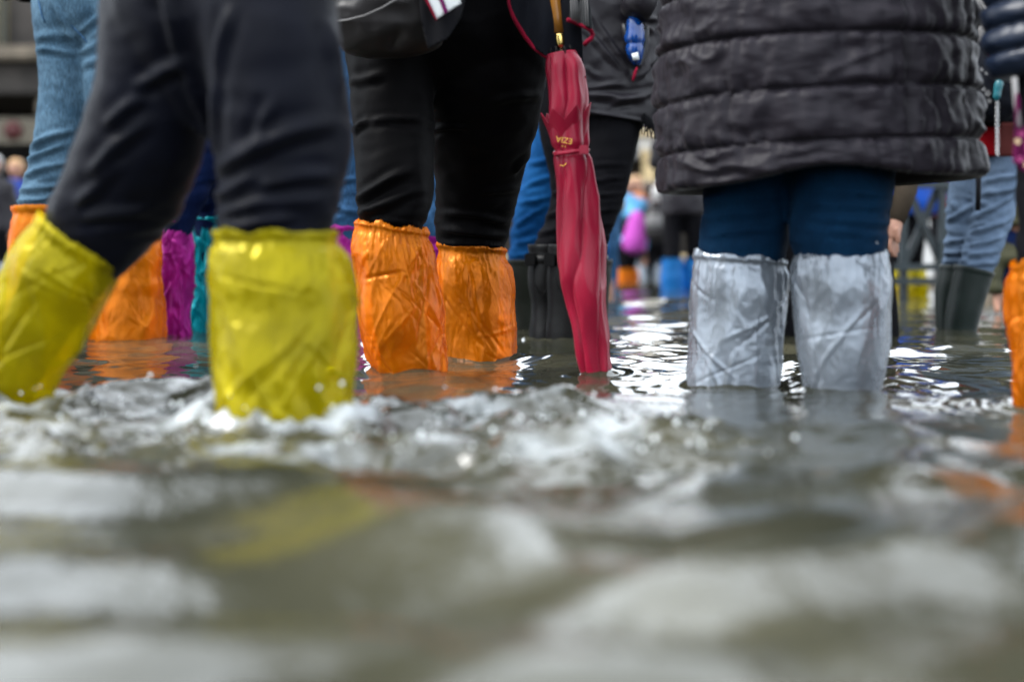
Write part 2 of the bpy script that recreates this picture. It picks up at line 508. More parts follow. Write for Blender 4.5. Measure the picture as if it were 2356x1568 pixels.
LEGS = [(-.89, 2.55, .08), (-.378, 2.30, .115), (-1.56, 4.7, .10), (-1.28, 4.7, .12), (-.22, 3.4, .085), (-.09, 3.85, .10), (.205, 3.33, .03), (.48, 3.1, .095), (.69, 2.97, .08), (.065, 4.7, .065), (.19, 4.63, .085),
        (1.61, 5.25, .055), (1.63, 5.14, .06), (.98, 2.65, .058), (-1.2, 4.95, .052), (-1.1, 5.15, .055), (-.54, 4.7, .055), (-.29, 4.7, .05), (.05, 5.28, .055)]
def water_height(x, y, sp):
    wx = x + .035 * noise(np.stack([x * 2.3, y * 2.3, x * 0], -1), 21)
    wy = y + .035 * noise(np.stack([x * 2.3, y * 2.3, x * 0 + 9], -1), 22)
    e = np.zeros_like(x)
    patch = .75 + .5 * noise(np.stack([x * .9, y * .9, x * 0 + 4], -1), 31)
    for lam, cx, cy, ph, a in WV:
        att = np.clip(lam / (3.5 * sp) - .6, 0, 1) * (1 - (.85 if lam < .25 else .55) * sst(2.0, 1.5, y))
        e += a * att * np.cos((wx * cx + wy * cy) * 6.283 / lam + ph)
    e *= patch
    # rings of swell thrown out by the striding leg
    r = np.hypot(wx + .45, (wy - 2.35) * 1.0)
    e += .007 * np.cos(6.283 * (r - 1.02) / .40) * sst(.45, .75, r) * (1 - sst(1.5, 2.4, r)) * sst(2.4, 1.9, y)
    e += .006 * np.cos(6.283 * (r - .86) / .23 + 2 * noise(np.stack([x * 2, y * 2, x * 0], -1), 8)) * sst(.4, .7, r) * (1 - sst(1.2, 2.0, r)) * sst(2.4, 1.9, y)
    for lam, th, a, ph in ((.21, 1.15, .0022, .4), (.17, 2.1, .0018, 2.2), (.27, 1.75, .003, 4.1), (.13, .6, .0012, 1.0), (.11, 2.6, .001, 3.0)):
        e += a * np.cos(6.283 / lam * (wx * math.cos(th) + wy * math.sin(th)) + ph) * sst(2.3, 1.7, y) * (.6 + noise(np.stack([x * 2.1, y * 2.1, x * 0 + lam * 30], -1), 77))
    for pts, A, w in SWELL:
        dmin = np.full(x.shape, 9.0); tt = np.zeros(x.shape)
        for i in range(len(pts) - 1):
            a, b = np.array(pts[i]), np.array(pts[i + 1]); ab = b - a; L2 = ab @ ab
            t = np.clip(((wx - a[0]) * ab[0] + (wy - a[1]) * ab[1]) / L2, 0, 1)
            dd = np.hypot(wx - a[0] - t * ab[0], wy - a[1] - t * ab[1])
            tt = np.where(dd < dmin, (i + t) / (len(pts) - 1), tt); dmin = np.minimum(dd, dmin)
        e += A * np.exp(-(dmin / w) ** 2) * sst(0, .2, tt) * sst(1, .8, tt)
    for lx, ly, lr in LEGS:      # water lapping round each leg
        rr = np.hypot(x - lx, y - ly) - lr
        e += (.006 * np.exp(-np.maximum(rr, 0) / .018) + .0035 * np.cos(6.283 * rr / .055) * np.exp(-np.maximum(rr, 0) / .10)) * (rr < .5)
    near = (x > -1.9) & (x < 1.0) & (y > 1.4) & (y < 3.4)
    m = np.zeros_like(x)
    m[near] = splash_mask(x[near], y[near])
    P = np.stack([x[near], y[near], np.zeros(near.sum())], -1)
    churn = .034 * (ridge(P * 4 + 2, 41) - .5) + .020 * (ridge(P * 9 + .5 * noise(P * 5, 47)[:, None], 42) - .5) + .010 * (ridge(P * 19, 43) - .5) + .003 * noise(P * 45, 44)
    e[near] += m[near] * (.004 + .030 * sst(2.3, 2.62, y[near]) + churn)
    # crown of water round the planted leg
    rr = np.hypot((x - (-.378)) / .125, (y - 2.30) / .11)
    cr = np.exp(-((rr - 1.12) / .16) ** 2)
    ang = np.arctan2(y - 2.30, x + .378)
    jag = .5 + .5 * noise(np.stack([np.cos(ang) * 5, np.sin(ang) * 5, rr * 2], -1), 51)
    e += cr * .030 * np.clip(jag + .25, 0, 1.4)
    foam = m * (.45 + .9 * np.clip(noise(np.stack([x * 9, y * 9, x * 0 + 1], -1), 61) + .25, -.4, 1)) + cr * .8
    return e, foam
def spaced(core0, core1, d, out0, out1, g=1.045):
    a = list(np.arange(core0, core1, d))
    s = d; v = a[-1]; hi = []
    while v < out1:
        s *= g; v += s; hi.append(v)
    s = d; v = core0; lo = []
    while v > out0:
        s *= g; v -= s; lo.append(v)
    return np.array(lo[::-1] + a + hi)
xs = spaced(-1.6, 1.6, .0085, -150, 150)
ys = spaced(.55, 3.6, .0085, -60, 240, 1.02)
gx, gy = np.meshgrid(xs, ys)
sp = np.maximum(np.gradient(xs)[None, :], np.gradient(ys)[:, None])
ez, foam = water_height(gx, gy, sp)
nx = len(xs)
ii = np.arange(len(ys) - 1)[:, None]; jj = np.arange(nx - 1)[None, :]
q = ii * nx + jj
WQ = np.stack([q, q + 1, q + 1 + nx, q + nx], -1).reshape(-1, 4)
water = mk('flood_water', np.stack([gx, gy, ez], -1), WQ, M['water'])
at = water.data.attributes.new('foam', 'FLOAT', 'POINT')
at.data.foreach_set('value', np.clip(foam, 0, 1.5).ravel())
chop = np.clip(1.15 * np.exp(-(np.hypot(gx + .3, (gy - 1.9) * .9) / 1.35) ** 2), 0, 1) * sst(3.3, 2.6, gy) * (.75 + .5 * noise(np.stack([gx * 2.5, gy * 2.5, gx * 0], -1), 91))
at = water.data.attributes.new('chop', 'FLOAT', 'POINT')
at.data.foreach_set('value', np.clip(chop, 0, 1.2).ravel())
struct(water)

# ------------------------------------------------------------------ people: general pieces
def seg_fold(V, Nn, folds, Y):
    """creases in the cloth: each (x0,y0,x1,y1,width,height) runs between two points of the cloth as seen on the plane at Y"""
    d = np.zeros(len(V))
    for x0, y0, x1, y1, w, h in folds:
        a, b = S(x0, y0, Y), S(x1, y1, Y)
        w = w / F * Y
        ab = (b - a)[[0, 2]]; L = np.linalg.norm(ab)
        p = V[:, [0, 2]] - a[[0, 2]]
        t = p @ ab / L ** 2
        s = (p[:, 0] * ab[1] - p[:, 1] * ab[0]) / L
        s = s + .18 * w * np.sin(t * 7 + x0)
        end = sst(-.08, .22, t) * sst(1.08, .7, t)
        prof = np.exp(-(s / w) ** 2) - .55 * np.exp(-((s - 1.9 * w) / (1.1 * w)) ** 2) - .35 * np.exp(-((s + 1.7 * w) / (1.1 * w)) ** 2)
        d += h * end * prof * np.clip(-Nn[:, 1] * 1.6 + .3, 0, 1)
    return d
def trousers(person, parts, mat, Y, folds=(), bunch=(), voxel=.009, amp=.004, seed=0, seg=36, name='trousers'):
    """parts: lists of rings; bunch: (y_top, y_bottom, amount) bands where the cloth gathers crosswise"""
    geo = []
    for keys in parts:
        G, t = loft(keys, max(10, len(keys) * 6), seg)
        geo.append((G, grid_faces(G.shape[0], seg)))
    V, Q = fuse(geo, voxel, 5)
    Nn = vnormals(V, Q)
    d = amp * fbm(V * np.array((7, 7, 5)), 3, seed)
    d += .4 * amp * ridge(V * np.array((9, 9, 22)) + noise(V * 5, seed)[:, None] * .8, seed + 5)
    for y0, y1, h in bunch:
        z0, z1 = S(0, y0, Y)[2], S(0, y1, Y)[2]
        wgt = sst(z0 + .02, z0 - .04, V[:, 2]) * sst(z1 - .03, z1 + .03, V[:, 2])
        q = V * np.array((5, 5, 30)) + (noise(V * 6, seed + 9) * 1.6)[:, None] * np.array((0, 0, 1))
        d += wgt * h * (ridge(q, seed + 7) - .3)
    d += 1.35 * seg_fold(V, Nn, folds, Y)
    return mk(name, V + Nn * d[:, None], Q, mat, person)
def shoe_cover(person, keys, mat, seed=0, nz=120, seg=150, band=.05, crumple=1.0, label=None, lines=26, twist=0.0):
    """loose plastic bag round a lower leg, gathered by elastic at the top, crumpled all over"""
    G, t = loft(keys, nz, seg)
    Nn = -grid_normals(G)
    # make sure normals point outwards
    c = G.mean(1, keepdims=True)
    if ((G - c) * Nn).sum() < 0: Nn = -Nn
    s = np.linspace(0, 1, nz)[:, None] + 0 * t[None]
    r = np.random.default_rng(seed + 100)
    P = G.copy()
    ph = noise(P * np.array((9, 9, 4)), seed)
    k = crumple
    Pw = P + .03 * noise(P * 8, seed + 1)[..., None]
    d = .018 * k * noise(P * np.array((7, 7, 3.0)), seed + 2)
    d += .0060 * k * (ridge(Pw * np.array((12, 12, 4.5)), seed + 3) - .35)
    d += .0020 * k * (ridge(Pw * np.array((22, 22, 9.0)), seed + 4) - .35)
    d += .0007 * k * (ridge(Pw * np.array((58, 58, 44.0)), seed + 6) - .35)
    # sharp creases: straight lines across the unrolled film
    H = np.linalg.norm(G[-1].mean(0) - G[0].mean(0))
    Rr = np.linalg.norm(G[:, 0] - G.mean(1), axis=-1).mean()
    U = t[None] * Rr + 0 * s; Vv = s * H
    for i in range(lines * 2):
        u0, v0 = r.uniform(0, 2 * math.pi * Rr), r.uniform(.05, .95) * H
        a = r.normal(math.pi / 2, .55); L = r.uniform(.04, .16)
        du = (U - u0 + math.pi * Rr) % (2 * math.pi * Rr) - math.pi * Rr; dv = Vv - v0
        al = du * math.cos(a) + dv * math.sin(a); ac = -du * math.sin(a) + dv * math.cos(a)
        w = r.uniform(.0035, .009)
        d += k * r.uniform(.0014, .0048) * np.maximum(0, 1 - np.abs(ac) / w) * sst(L, L * .4, np.abs(al)) * r.choice((1, 1, -1))
    # elastic: pinched band and a frill with many small pleats
    top = np.exp(-((s - band * .85) / (band * .55)) ** 2)
    fr = np.sin(t * 47 + 5 * noise(np.stack([np.cos(t) * 3, np.sin(t) * 3, t * 0 + seed], -1), seed))[None]
    fade = sst(.02, .22, s)
    pleat = (1 - sst(.0, .30, s))
    d = d * (.25 + .75 * fade) + .0022 * fr * pleat * (.5 + noise(P * np.array((11, 11, 3)), seed + 12)) - .006 * top + .0030 * pleat * noise(P * np.array((80, 80, 45)), seed + 8)
    G = G + Nn * d[..., None]
    G[:3, :, 2] += np.array((.010, .007, .003))[:, None] * noise(np.stack([np.cos(t) * 2.3, np.sin(t) * 2.3, t * 0 + 7], -1), seed)
    o = mk('shoe_cover', G, grid_faces(nz, seg, False), mat, person)
    if label: o['label'] = label
    return o
def down(keys, Y, rx=.055, ry=.12, n=3):
    """carry rings on below the water to a foot standing on the paving"""
    k = [np.array(q) for q in keys]
    c = k[-1][:3]
    u = np.linalg.norm(k[-1][3:6])
    k.append(np.array((c[0], c[1], -.08, u * .9, 0, 0, k[-1][6] * 1.0)))
    k.append(np.array((c[0], c[1] - .02, -.15, rx, 0, 0, ry)))
    k.append(np.array((c[0], c[1] - .03, GZ + .004, rx, 0, 0, ry)))
    return k
def arm_pts(sh, x, Y, zs, sx, bent=True):
    if bent:      # elbow up, forearm carried forward across the chest
        return [(x + sx * sh, Y, zs), (x + sx * (sh + .03), Y + .03, zs - .21), (x + sx * (sh - .06), Y + .22, zs - .15)]
    return [(x + sx * sh, Y, zs), (x + sx * (sh + .05), Y + .01, zs - .28), (x + sx * (sh + .03), Y - .05, zs - .52)]
def body(person, x, Y, hip, top, legs, arms=True, bent=True, voxel=.022, sh=.19, hair='hairb', face=-1, handpts=None):
    """the skin figure inside the clothes: one continuous surface; hip and top are heights above the water"""
    Ht = top - GZ
    hd = Ht / 7.6
    zc = top - hd / 2; zs = top - hd * 1.45
    g = []
    def L(keys, seg=16, n=None):
        G, t = loft(keys, n or len(keys) * 5, seg); g.append((G, grid_faces(G.shape[0], seg)))
    L([wr(x, Y, top, hd*.12, hd*.15), wr(x, Y, top - hd*.1, hd*.29, hd*.34), wr(x, Y, zc + hd*.1, hd*.37, hd*.45), wr(x, Y + face*.005, zc - hd*.12, hd*.35, hd*.43),
       wr(x, Y + face*hd*.08, zc - hd*.35, hd*.27, hd*.34), wr(x, Y + face*hd*.12, zc - hd*.5, hd*.12, hd*.15)], 20)
    # nose, ears
    L([wr(x, Y + face*hd*.40, zc + hd*.08, .012, .012), wr(x, Y + face*hd*.50, zc - hd*.1, .02, .022), wr(x, Y + face*hd*.42, zc - hd*.15, .012, .012)], 8, 6)
    for s in (-1, 1):
        L([wr(x + s*hd*.37, Y, zc + hd*.12, .008, .02), wr(x + s*hd*.41, Y, zc, .014, .03), wr(x + s*hd*.37, Y, zc - hd*.16, .008, .015)], 8, 6)
    L([wr(x, Y, zc - hd*.2, hd*.22, hd*.24), wr(x, Y, zs + .03, hd*.24, hd*.24), wr(x, Y, zs - .04, sh*.78, .075), wr(x, Y, zs - .25, sh*.6, .07), wr(x, Y, hip + .1, sh*.5, .06), wr(x, Y, hip + .02, sh*.45, .05)], 20)
    if arms:
        for s in (-1, 1):
            p = arm_pts(sh, x, Y, zs - .02, s, bent) if handpts is None else handpts[s]
            p = np.array(p, float)
            hnd = p[-1]
            L([np.r_[p[0], .045, 0, 0, .045], np.r_[p[1], .036, 0, 0, .036], np.r_[p[2], .025, 0, 0, .025], np.r_[hnd - (0, .01, .05), .018, 0, 0, .038], np.r_[hnd - (0, .02, .09), .013, 0, 0, .035]], 12)
    for keys in legs:
        k = [np.r_[q[:3], q[3:6] * .62, q[6] * .62] for q in keys]
        L(k, 12)
    V, Q = fuse(g, voxel, 3)
    o = mk('body', V, Q, M['skin'], person)
    # hair
    hk = [wr(x, Y - face*.01, top + .015, hd*.12, hd*.15), wr(x, Y - face*.012, top - hd*.08, hd*.34, hd*.40), wr(x, Y - face*.02, zc + hd*.12, hd*.42, hd*.47),
          wr(x, Y - face*hd*.18, zc - hd*.12, hd*.40, hd*.34), wr(x, Y - face*hd*.26, zc - hd*.4, hd*.28, hd*.2)]
    G, t = loft(hk, 24, 28)
    Nn = G - G.mean(1, keepdims=True); Nn /= np.linalg.norm(Nn, axis=-1, keepdims=True)
    G = G + Nn * (.006 * noise(G * np.array((60, 60, 12)), 3))[..., None]
    mk('hair', G, grid_faces(24, 28), M[hair], person)
    return o
def jacket(person, x, Y, hem, top, mat, hw=.24, dw=.15, voxel=.016, sh=.2, seed=0, arms=True, name='jacket', puff=0, handpts=None, bent=True):
    Ht = top - GZ; hd = Ht / 7.6; zs = top - hd * 1.4
    g = []
    def L(keys, seg=28):
        G, t = loft(keys, len(keys) * 6, seg); g.append((G, grid_faces(G.shape[0], seg)))
    L([wr(x, Y, zs + .06, hd*.3, hd*.3), wr(x, Y, zs + .015, sh*.75, .085), wr(x, Y, zs - .05, sh*1.02, .115), wr(x, Y, zs - .22, sh*1.02, .14), wr(x, Y, (zs + hem) / 2, (sh + hw) / 2, dw*.95), wr(x, Y, hem + .03, hw, dw), wr(x, Y, hem, hw*.99, dw*.99)])
    if arms:
        for s in (-1, 1):
            p = np.array(arm_pts(sh, x, Y, zs - .02, s, bent) if handpts is None else handpts[s], float)
            L([np.r_[p[0] + (0, 0, .03), .05, 0, 0, .06], np.r_[p[0] - (0, 0, .06), .07, 0, 0, .07], np.r_[p[1], .058, 0, 0, .058], np.r_[p[2], .045, 0, 0, .045]], 16)
    V, Q = fuse(g, voxel, 4)
    Nn = vnormals(V, Q)
    d = .008 * fbm(V * np.array((6, 6, 9)), 3, seed) + .004 * ridge(V * np.array((8, 8, 20)), seed + 3)
    if puff:
        d += puff * (np.abs(np.sin(V[:, 2] * math.pi / .075)) ** .6 - .5)
    return mk(name, V + Nn * d[:, None], Q, mat, person)

# ------------------------------------------------------------------ person striding in yellow covers
def person_base(x, Y, label, group='people wading through the flood'):
    return empty('person', (x, Y, GZ), label, 'person', group)
XA = -.40
pA = person_base(XA, 2.38, 'person striding past in dark navy trousers and yellow plastic shoe covers')
front = [hr(-140, 440, 770, 2.34, .95), hr(0, 442, 768, 2.33, .95), hr(100, 458, 786, 2.32, .95), hr(200, 474, 797, 2.32, .95), hr(300, 493, 806, 2.32, .95),
         hr(350, 500, 805, 2.32, .92), hr(420, 506, 786, 2.32, .9), hr(480, 507, 772, 2.32, .9), hr(545, 508, 752, 2.32, .9), hr(620, 518, 762, 2.31, .9),
         hr(740, 522, 764, 2.3, .9), hr(880, 540, 752, 2.3, .85), hr(990, 560, 736, 2.3, .85)]
front = down(front, 2.3, .05, .12)
trail = [hr(-140, 250, 500, 2.42, .95), ring(232, 10, 485, -10, 2.42, .95), ring(220, 190, 478, 170, 2.43, .95), ring(196, 270, 470, 310, 2.45, .95), ring(158, 370, 440, 420, 2.47, .92),
         ring(124, 460, 388, 520, 2.5, .9), ring(112, 495, 312, 600, 2.51, .88), ring(75, 580, 240, 665, 2.52, .85), ring(25, 700, 165, 765, 2.53, .8),
         ring(-20, 830, 95, 870, 2.54, .8), ring(-50, 950, 60, 955, 2.55, .8)]
trail = down(trail, 2.55, .05, .12)
hipA = [hr(-420, 330, 740, 2.38, .55), hr(-300, 290, 760, 2.38, .6), hr(-180, 262, 768, 2.38, .6), hr(-60, 255, 765, 2.38, .62), hr(40, 262, 740, 2.38, .66), hr(130, 300, 690, 2.38, .62), hr(210, 360, 620, 2.38, .6), hr(280, 430, 560, 2.38, .5), hr(320, 465, 525, 2.38, .4)]
foldsA = [(500, 395, 800, 280, 17, .010), (505, 455, 620, 405, 14, .007), (620, 430, 790, 400, 13, .008), (520, 490, 770, 455, 12, .007), (520, 525, 700, 500, 11, .006),
          (395, 0, 430, 170, 14, .008), (430, 150, 480, 330, 13, .010), (560, 40, 515, 200, 15, .008), (515, 190, 500, 390, 12, .009), (300, 200, 440, 140, 13, .009),
          (230, 285, 330, 215, 13, .008), (180, 400, 330, 270, 15, .008), (140, 470, 270, 370, 13, .007), (660, 240, 600, 370, 12, .005), (770, 60, 790, 240, 12, .006),
          (150, 500, 330, 470, 12, .007), (700, 500, 520, 535, 10, .005)]
trousers(pA, [hipA, front, trail], M['navy'], 2.33, foldsA, bunch=[(420, 560, .005)], amp=.005, seed=11)
cov = [hr(533, 490, 770, 2.32, .92), hr(545, 487, 776, 2.32, .92), hr(562, 488, 776, 2.32, .92), hr(590, 482, 790, 2.32, .95), hr(640, 477, 801, 2.315, 1), hr(720, 477, 805, 2.31, 1),
       hr(800, 482, 808, 2.3, 1), hr(900, 493, 809, 2.3, 1), hr(985, 502, 806, 2.3, 1), hr(1060, 515, 795, 2.3, .95)]
shoe_cover(pA, down(cov, 2.3, .06, .13), M['yellow'], seed=1, nz=150, seg=170, band=.035, crumple=1.15, lines=36)
cov = [ring(96, 484, 268, 606, 2.5, .95), ring(82, 495, 275, 622, 2.5, .95), ring(70, 512, 268, 640, 2.51, .95), ring(30, 560, 252, 668, 2.51, .95), ring(-15, 640, 222, 718, 2.52, .95),
       ring(-60, 740, 186, 790, 2.53, .92), ring(-85, 850, 142, 866, 2.54, .9), ring(-92, 945, 100, 945, 2.55, .9), hr(1010, -92, 80, 2.55, .9)]
shoe_cover(pA, down(cov, 2.55, .06, .13), M['yellow'], seed=2, nz=150, seg=170, band=.04, crumple=1.3, lines=36)
jacket(pA, XA, 2.38, .82, 1.62, M['jacket_b'], .25, .17, seed=1)
body(pA, XA, 2.38, .72, 1.62, [front[1:], trail[1:]])

# ------------------------------------------------------------------ person in pale jeans, orange covers (far left)
pB = person_base(-1.4, 4.7, 'person in pale blue jeans and orange shoe covers, behind the striding yellow covers')
lb = [hr(-20, 72, 200, 4.7), hr(60, 78, 205, 4.7), hr(130, 90, 208, 4.7), hr(200, 92, 208, 4.7), hr(300, 81, 206, 4.7), hr(350, 72, 200, 4.7), hr(400, 60, 194, 4.7), hr(450, 47, 180, 4.7),
      hr(480, 43, 165, 4.7), hr(560, 45, 150, 4.7), hr(700, 50, 140, 4.7), hr(780, 55, 135, 4.7)]
rb = [hr(-20, 190, 320, 4.68), hr(100, 188, 318, 4.68), hr(200, 192, 320, 4.68), hr(300, 204, 330, 4.69), hr(400, 214, 345, 4.7), hr(480, 222, 352, 4.7), hr(560, 240, 345, 4.7), hr(700, 250, 345, 4.7), hr(780, 255, 340, 4.7)]
lb, rb = down(lb, 4.7), down(rb, 4.7)
hb = [hr(-260, 110, 300, 4.7, .65), hr(-140, 80, 320, 4.7, .65), hr(-40, 72, 322, 4.7, .65), hr(60, 80, 318, 4.7, .6), hr(110, 100, 310, 4.7, .4)]
foldsB = [(92, 92, 205, 88, 9, .006), (94, 118, 200, 130, 7, .008), (198, 82, 260, 50, 7, .008), (196, 130, 250, 112, 7, .007), (200, 160, 320, 140, 8, .006),
          (80, 340, 190, 300, 7, .012), (70, 375, 180, 330, 6, .011), (62, 410, 190, 370, 6, .010), (50, 440, 170, 430, 5, .010), (45, 465, 160, 455, 5, .008), (150, 20, 195, 130, 6, .009), (205, 320, 240, 260, 6, .008)]
trousers(pB, [hb, lb, rb], M['denim_l'], 4.7, foldsB, bunch=[(330, 480, .006)], seed=21, amp=.005)
# back pockets and stitched seams
for pts in ([(88, 0), (96, 35), (104, 52)], [(118, 0), (150, 45), (190, 85), (212, 112)], [(160, 0), (178, 22)]):
    tube('seam', [S(x, y, 4.607) for x, y in pts], .0022, M['denim_m'], pB, 6)
shoe_cover(pB, down([hr(474, 30, 166, 4.7), hr(480, 28, 170, 4.7), hr(492, 30, 170, 4.7), hr(540, 25, 172, 4.7), hr(650, 22, 170, 4.7), hr(780, 20, 165, 4.7)], 4.7), M['orange'], seed=3, nz=90, seg=110)
shoe_cover(pB, down([hr(530, 226, 368, 4.7), hr(538, 222, 371, 4.7), hr(552, 226, 370, 4.7), hr(600, 221, 372, 4.7), hr(640, 220, 371, 4.7), hr(650, 217, 373, 4.7), hr(683, 216, 372, 4.7), hr(700, 213, 374, 4.7), hr(780, 204, 377, 4.7)], 4.7), M['orange'], seed=4, nz=100, seg=110)
jacket(pB, -1.42, 4.7, 1.2, 1.72, M['jacket_b'], .20, .14, seed=2)
body(pB, -1.42, 4.7, .95, 1.72, [lb, rb], face=1)

# ------------------------------------------------------------------ indigo jeans with a magenta cover, and with a teal cover
def simple_person(label, x, Y, legs, hipk, tmat, coverspec, jm, hem, top, seed, folds=(), bunch=(), hw=.21, face=1, hair='hairb', sh=.19):
    p = person_base(x, Y, label)
    legs = [down(k, Y) for k in legs]
    trousers(p, [hipk] + legs, tmat, Y, folds, bunch, seed=seed, voxel=.010, amp=.005)
    for i, (keys, mat) in enumerate(coverspec):
        shoe_cover(p, down(keys, Y), mat, seed=seed + i, nz=110, seg=120, crumple=1.5, lines=50)
    if jm: jacket(p, x, Y, hem, top, jm, hw, .15, seed=seed, sh=sh)
    body(p, x, Y, hem - .1, top, legs, face=face, hair=hair, sh=sh)
    return p
lc = [hr(0, 490, 600, 4.95), hr(200, 475, 570, 4.95), hr(340, 452, 520, 4.95), hr(400, 426, 500, 4.95), hr(450, 403, 478, 4.95), hr(500, 376, 452, 4.95), hr(600, 378, 430, 4.95), hr(770, 380, 430, 4.95)]
lc2 = [hr(0, 400, 500, 5.1), hr(200, 370, 460, 5.1), hr(400, 300, 380, 5.15), hr(500, 280, 350, 5.2), hr(760, 285, 340, 5.2)]
hc = [hr(-250, 440, 590, 5, .65), hr(-100, 405, 605, 5, .65), hr(20, 410, 600, 5, .55), hr(60, 430, 580, 5, .4)]
mag = [hr(500, 368, 441, 4.95), hr(506, 364, 444, 4.95), hr(520, 368, 441, 4.95), hr(560, 363, 444, 4.95), hr(610, 361, 446, 4.95), hr(660, 363, 443, 4.95), hr(720, 368, 441, 4.95), hr(772, 372, 440, 4.95)]
mag2 = [hr(500, 275, 350, 5.2), hr(530, 270, 352, 5.2), hr(640, 270, 352, 5.2), hr(760, 278, 345, 5.2)]
simple_person('person in indigo jeans with magenta shoe cover beside the teal one', -1.03, 5.0, [lc, lc2], hc, M['denim_n'], [(mag, M['magenta']), (mag2, M['magenta'])], M['jacket_b'], 1.05, 1.55, 31, bunch=[(330, 500, .008)])
lf = [hr(0, 520, 620, 5.15), hr(200, 500, 590, 5.15), hr(350, 478, 555, 5.15), hr(420, 456, 540, 5.15), hr(490, 446, 520, 5.15), hr(620, 450, 505, 5.15), hr(765, 452, 500, 5.15)]
lf2 = [hr(0, 600, 700, 5.2), hr(250, 590, 680, 5.2), hr(490, 560, 640, 5.2), hr(765, 570, 625, 5.2)]
hf = [hr(-250, 530, 690, 5.18, .65), hr(-100, 515, 708, 5.18, .65), hr(20, 520, 704, 5.18, .55), hr(60, 540, 690, 5.18, .4)]
tl = [hr(496, 444, 516, 5.15), hr(503, 440, 522, 5.15), hr(517, 444, 518, 5.15), hr(560, 440, 522, 5.15), hr(650, 443, 520, 5.15), hr(770, 440, 512, 5.15)]
tl2 = [hr(496, 560, 640, 5.2), hr(560, 555, 645, 5.2), hr(770, 565, 635, 5.2)]
simple_person('person in indigo jeans with teal shoe cover, mostly hidden behind navy trousers', -.86, 5.18, [lf, lf2], hf, M['denim_n'], [(tl, M['teal']), (tl2, M['teal'])], M['jacket_b'], 1.1, 1.55, 35, bunch=[(330, 500, .008)])

# blue jeans and magenta covers seen either side of the black trousers' left leg
ld = [hr(0, 735, 850, 4.7), hr(140, 738, 842, 4.7), hr(300, 740, 836, 4.7), hr(400, 742, 834, 4.7), hr(520, 746, 828, 4.7), hr(640, 768, 822, 4.7), hr(800, 772, 820, 4.7)]
rd = [hr(0, 890, 1020, 4.7), hr(200, 915, 1030, 4.7), hr(400, 935, 1030, 4.7), hr(530, 940, 1022, 4.7), hr(700, 950, 1000, 4.7), hr(800, 950, 1000, 4.7)]
hdk = [hr(-250, 770, 980, 4.7, .65), hr(-100, 738, 1010, 4.7, .65), hr(0, 736, 1018, 4.7, .6), hr(80, 745, 1015, 4.7, .4)]
md = [hr(519, 742, 832, 4.7), hr(526, 738, 834, 4.7), hr(538, 742, 830, 4.7), hr(600, 740, 834, 4.7), hr(700, 750, 836, 4.7), hr(805, 762, 838, 4.7)]
md2 = [hr(544, 936, 1026, 4.7), hr(555, 933, 1026, 4.7), hr(620, 936, 1020, 4.7), hr(700, 940, 1016, 4.7), hr(805, 940, 1012, 4.7)]
simple_person('person in mid blue jeans with magenta covers, hidden behind the black trousers', -.42, 4.7, [ld, rd], hdk, M['denim_m'], [(md, M['magenta']), (md2, M['magenta'])], M['grey'], 1.1, 1.6, 41,
              folds=[(740, 300, 835, 285, 5, .01), (745, 430, 830, 410, 5, .01), (748, 470, 830, 490, 5, .01)], bunch=[(400, 520, .007)])

# ------------------------------------------------------------------ person in black trousers with orange covers
pE = person_base(-.17, 3.55, 'person in tight black trousers and crumpled orange shoe covers, seen from behind')
le = [hr(0, 792, 1000, 3.52), hr(100, 796, 1000, 3.5), hr(200, 803, 1000, 3.48), hr(300, 812, 1000, 3.46), hr(400, 822, 1000, 3.43), hr(460, 826, 994, 3.42), hr(495, 831, 982, 3.41), hr(525, 840, 970, 3.41),
      hr(600, 845, 970, 3.4), hr(720, 855, 975, 3.4), hr(860, 880, 985, 3.4)]
re = [hr(0, 985, 1262, 3.56), hr(100, 980, 1264, 3.58), hr(200, 976, 1254, 3.6), hr(300, 985, 1236, 3.66), hr(350, 992, 1222, 3.7), hr(400, 999, 1206, 3.74), hr(450, 1003, 1190, 3.78),
      hr(520, 1004, 1172, 3.82), hr(555, 1008, 1164, 3.84), hr(580, 1016, 1154, 3.84), hr(660, 1020, 1150, 3.85), hr(830, 1030, 1140, 3.85)]
le, re = down(le, 3.4), down(re, 3.85)
he = [hr(-330, 850, 1210, 3.55, .62), hr(-200, 810, 1245, 3.54, .66), hr(-80, 792, 1262, 3.53, .7), hr(20, 790, 1264, 3.54, .7), hr(120, 795, 1262, 3.55, .62), hr(190, 815, 1250, 3.57, .45), hr(240, 860, 1200, 3.58, .25)]
foldsE = [(815, 310, 860, 285, 6, .009), (860, 290, 990, 280, 7, .006), (820, 470, 960, 395, 9, .010), (825, 500, 985, 440, 9, .009), (985, 288, 1080, 290, 6, .007), (1010, 480, 1170, 505, 8, .008),
          (1005, 520, 1172, 540, 8, .008), (1180, 390, 1225, 340, 6, .006), (800, 195, 900, 190, 9, .006), (1100, 440, 1200, 420, 8, .006), (1010, 555, 1165, 563, 6, .006), (835, 505, 985, 520, 5, .006), (1130, 240, 1245, 210, 9, .005)]
trousers(pE, [he, le, re], M['black'], 3.5, foldsE, bunch=[(440, 560, .005)], voxel=.008, amp=.005, seed=51)
ce = [ring(822, 503, 982, 528, 3.41, .95), ring(812, 510, 990, 538, 3.41, .95), ring(812, 528, 988, 552, 3.41, .95), ring(806, 562, 996, 572, 3.41, 1), hr(640, 811, 1002, 3.41), hr(720, 820, 1010, 3.4), hr(800, 839, 1019, 3.4), hr(858, 862, 1026, 3.4), hr(905, 880, 1020, 3.4)]
shoe_cover(pE, down(ce, 3.4, .055, .13), M['orange'], seed=7, nz=170, seg=190, band=.035, crumple=1.0, lines=60)
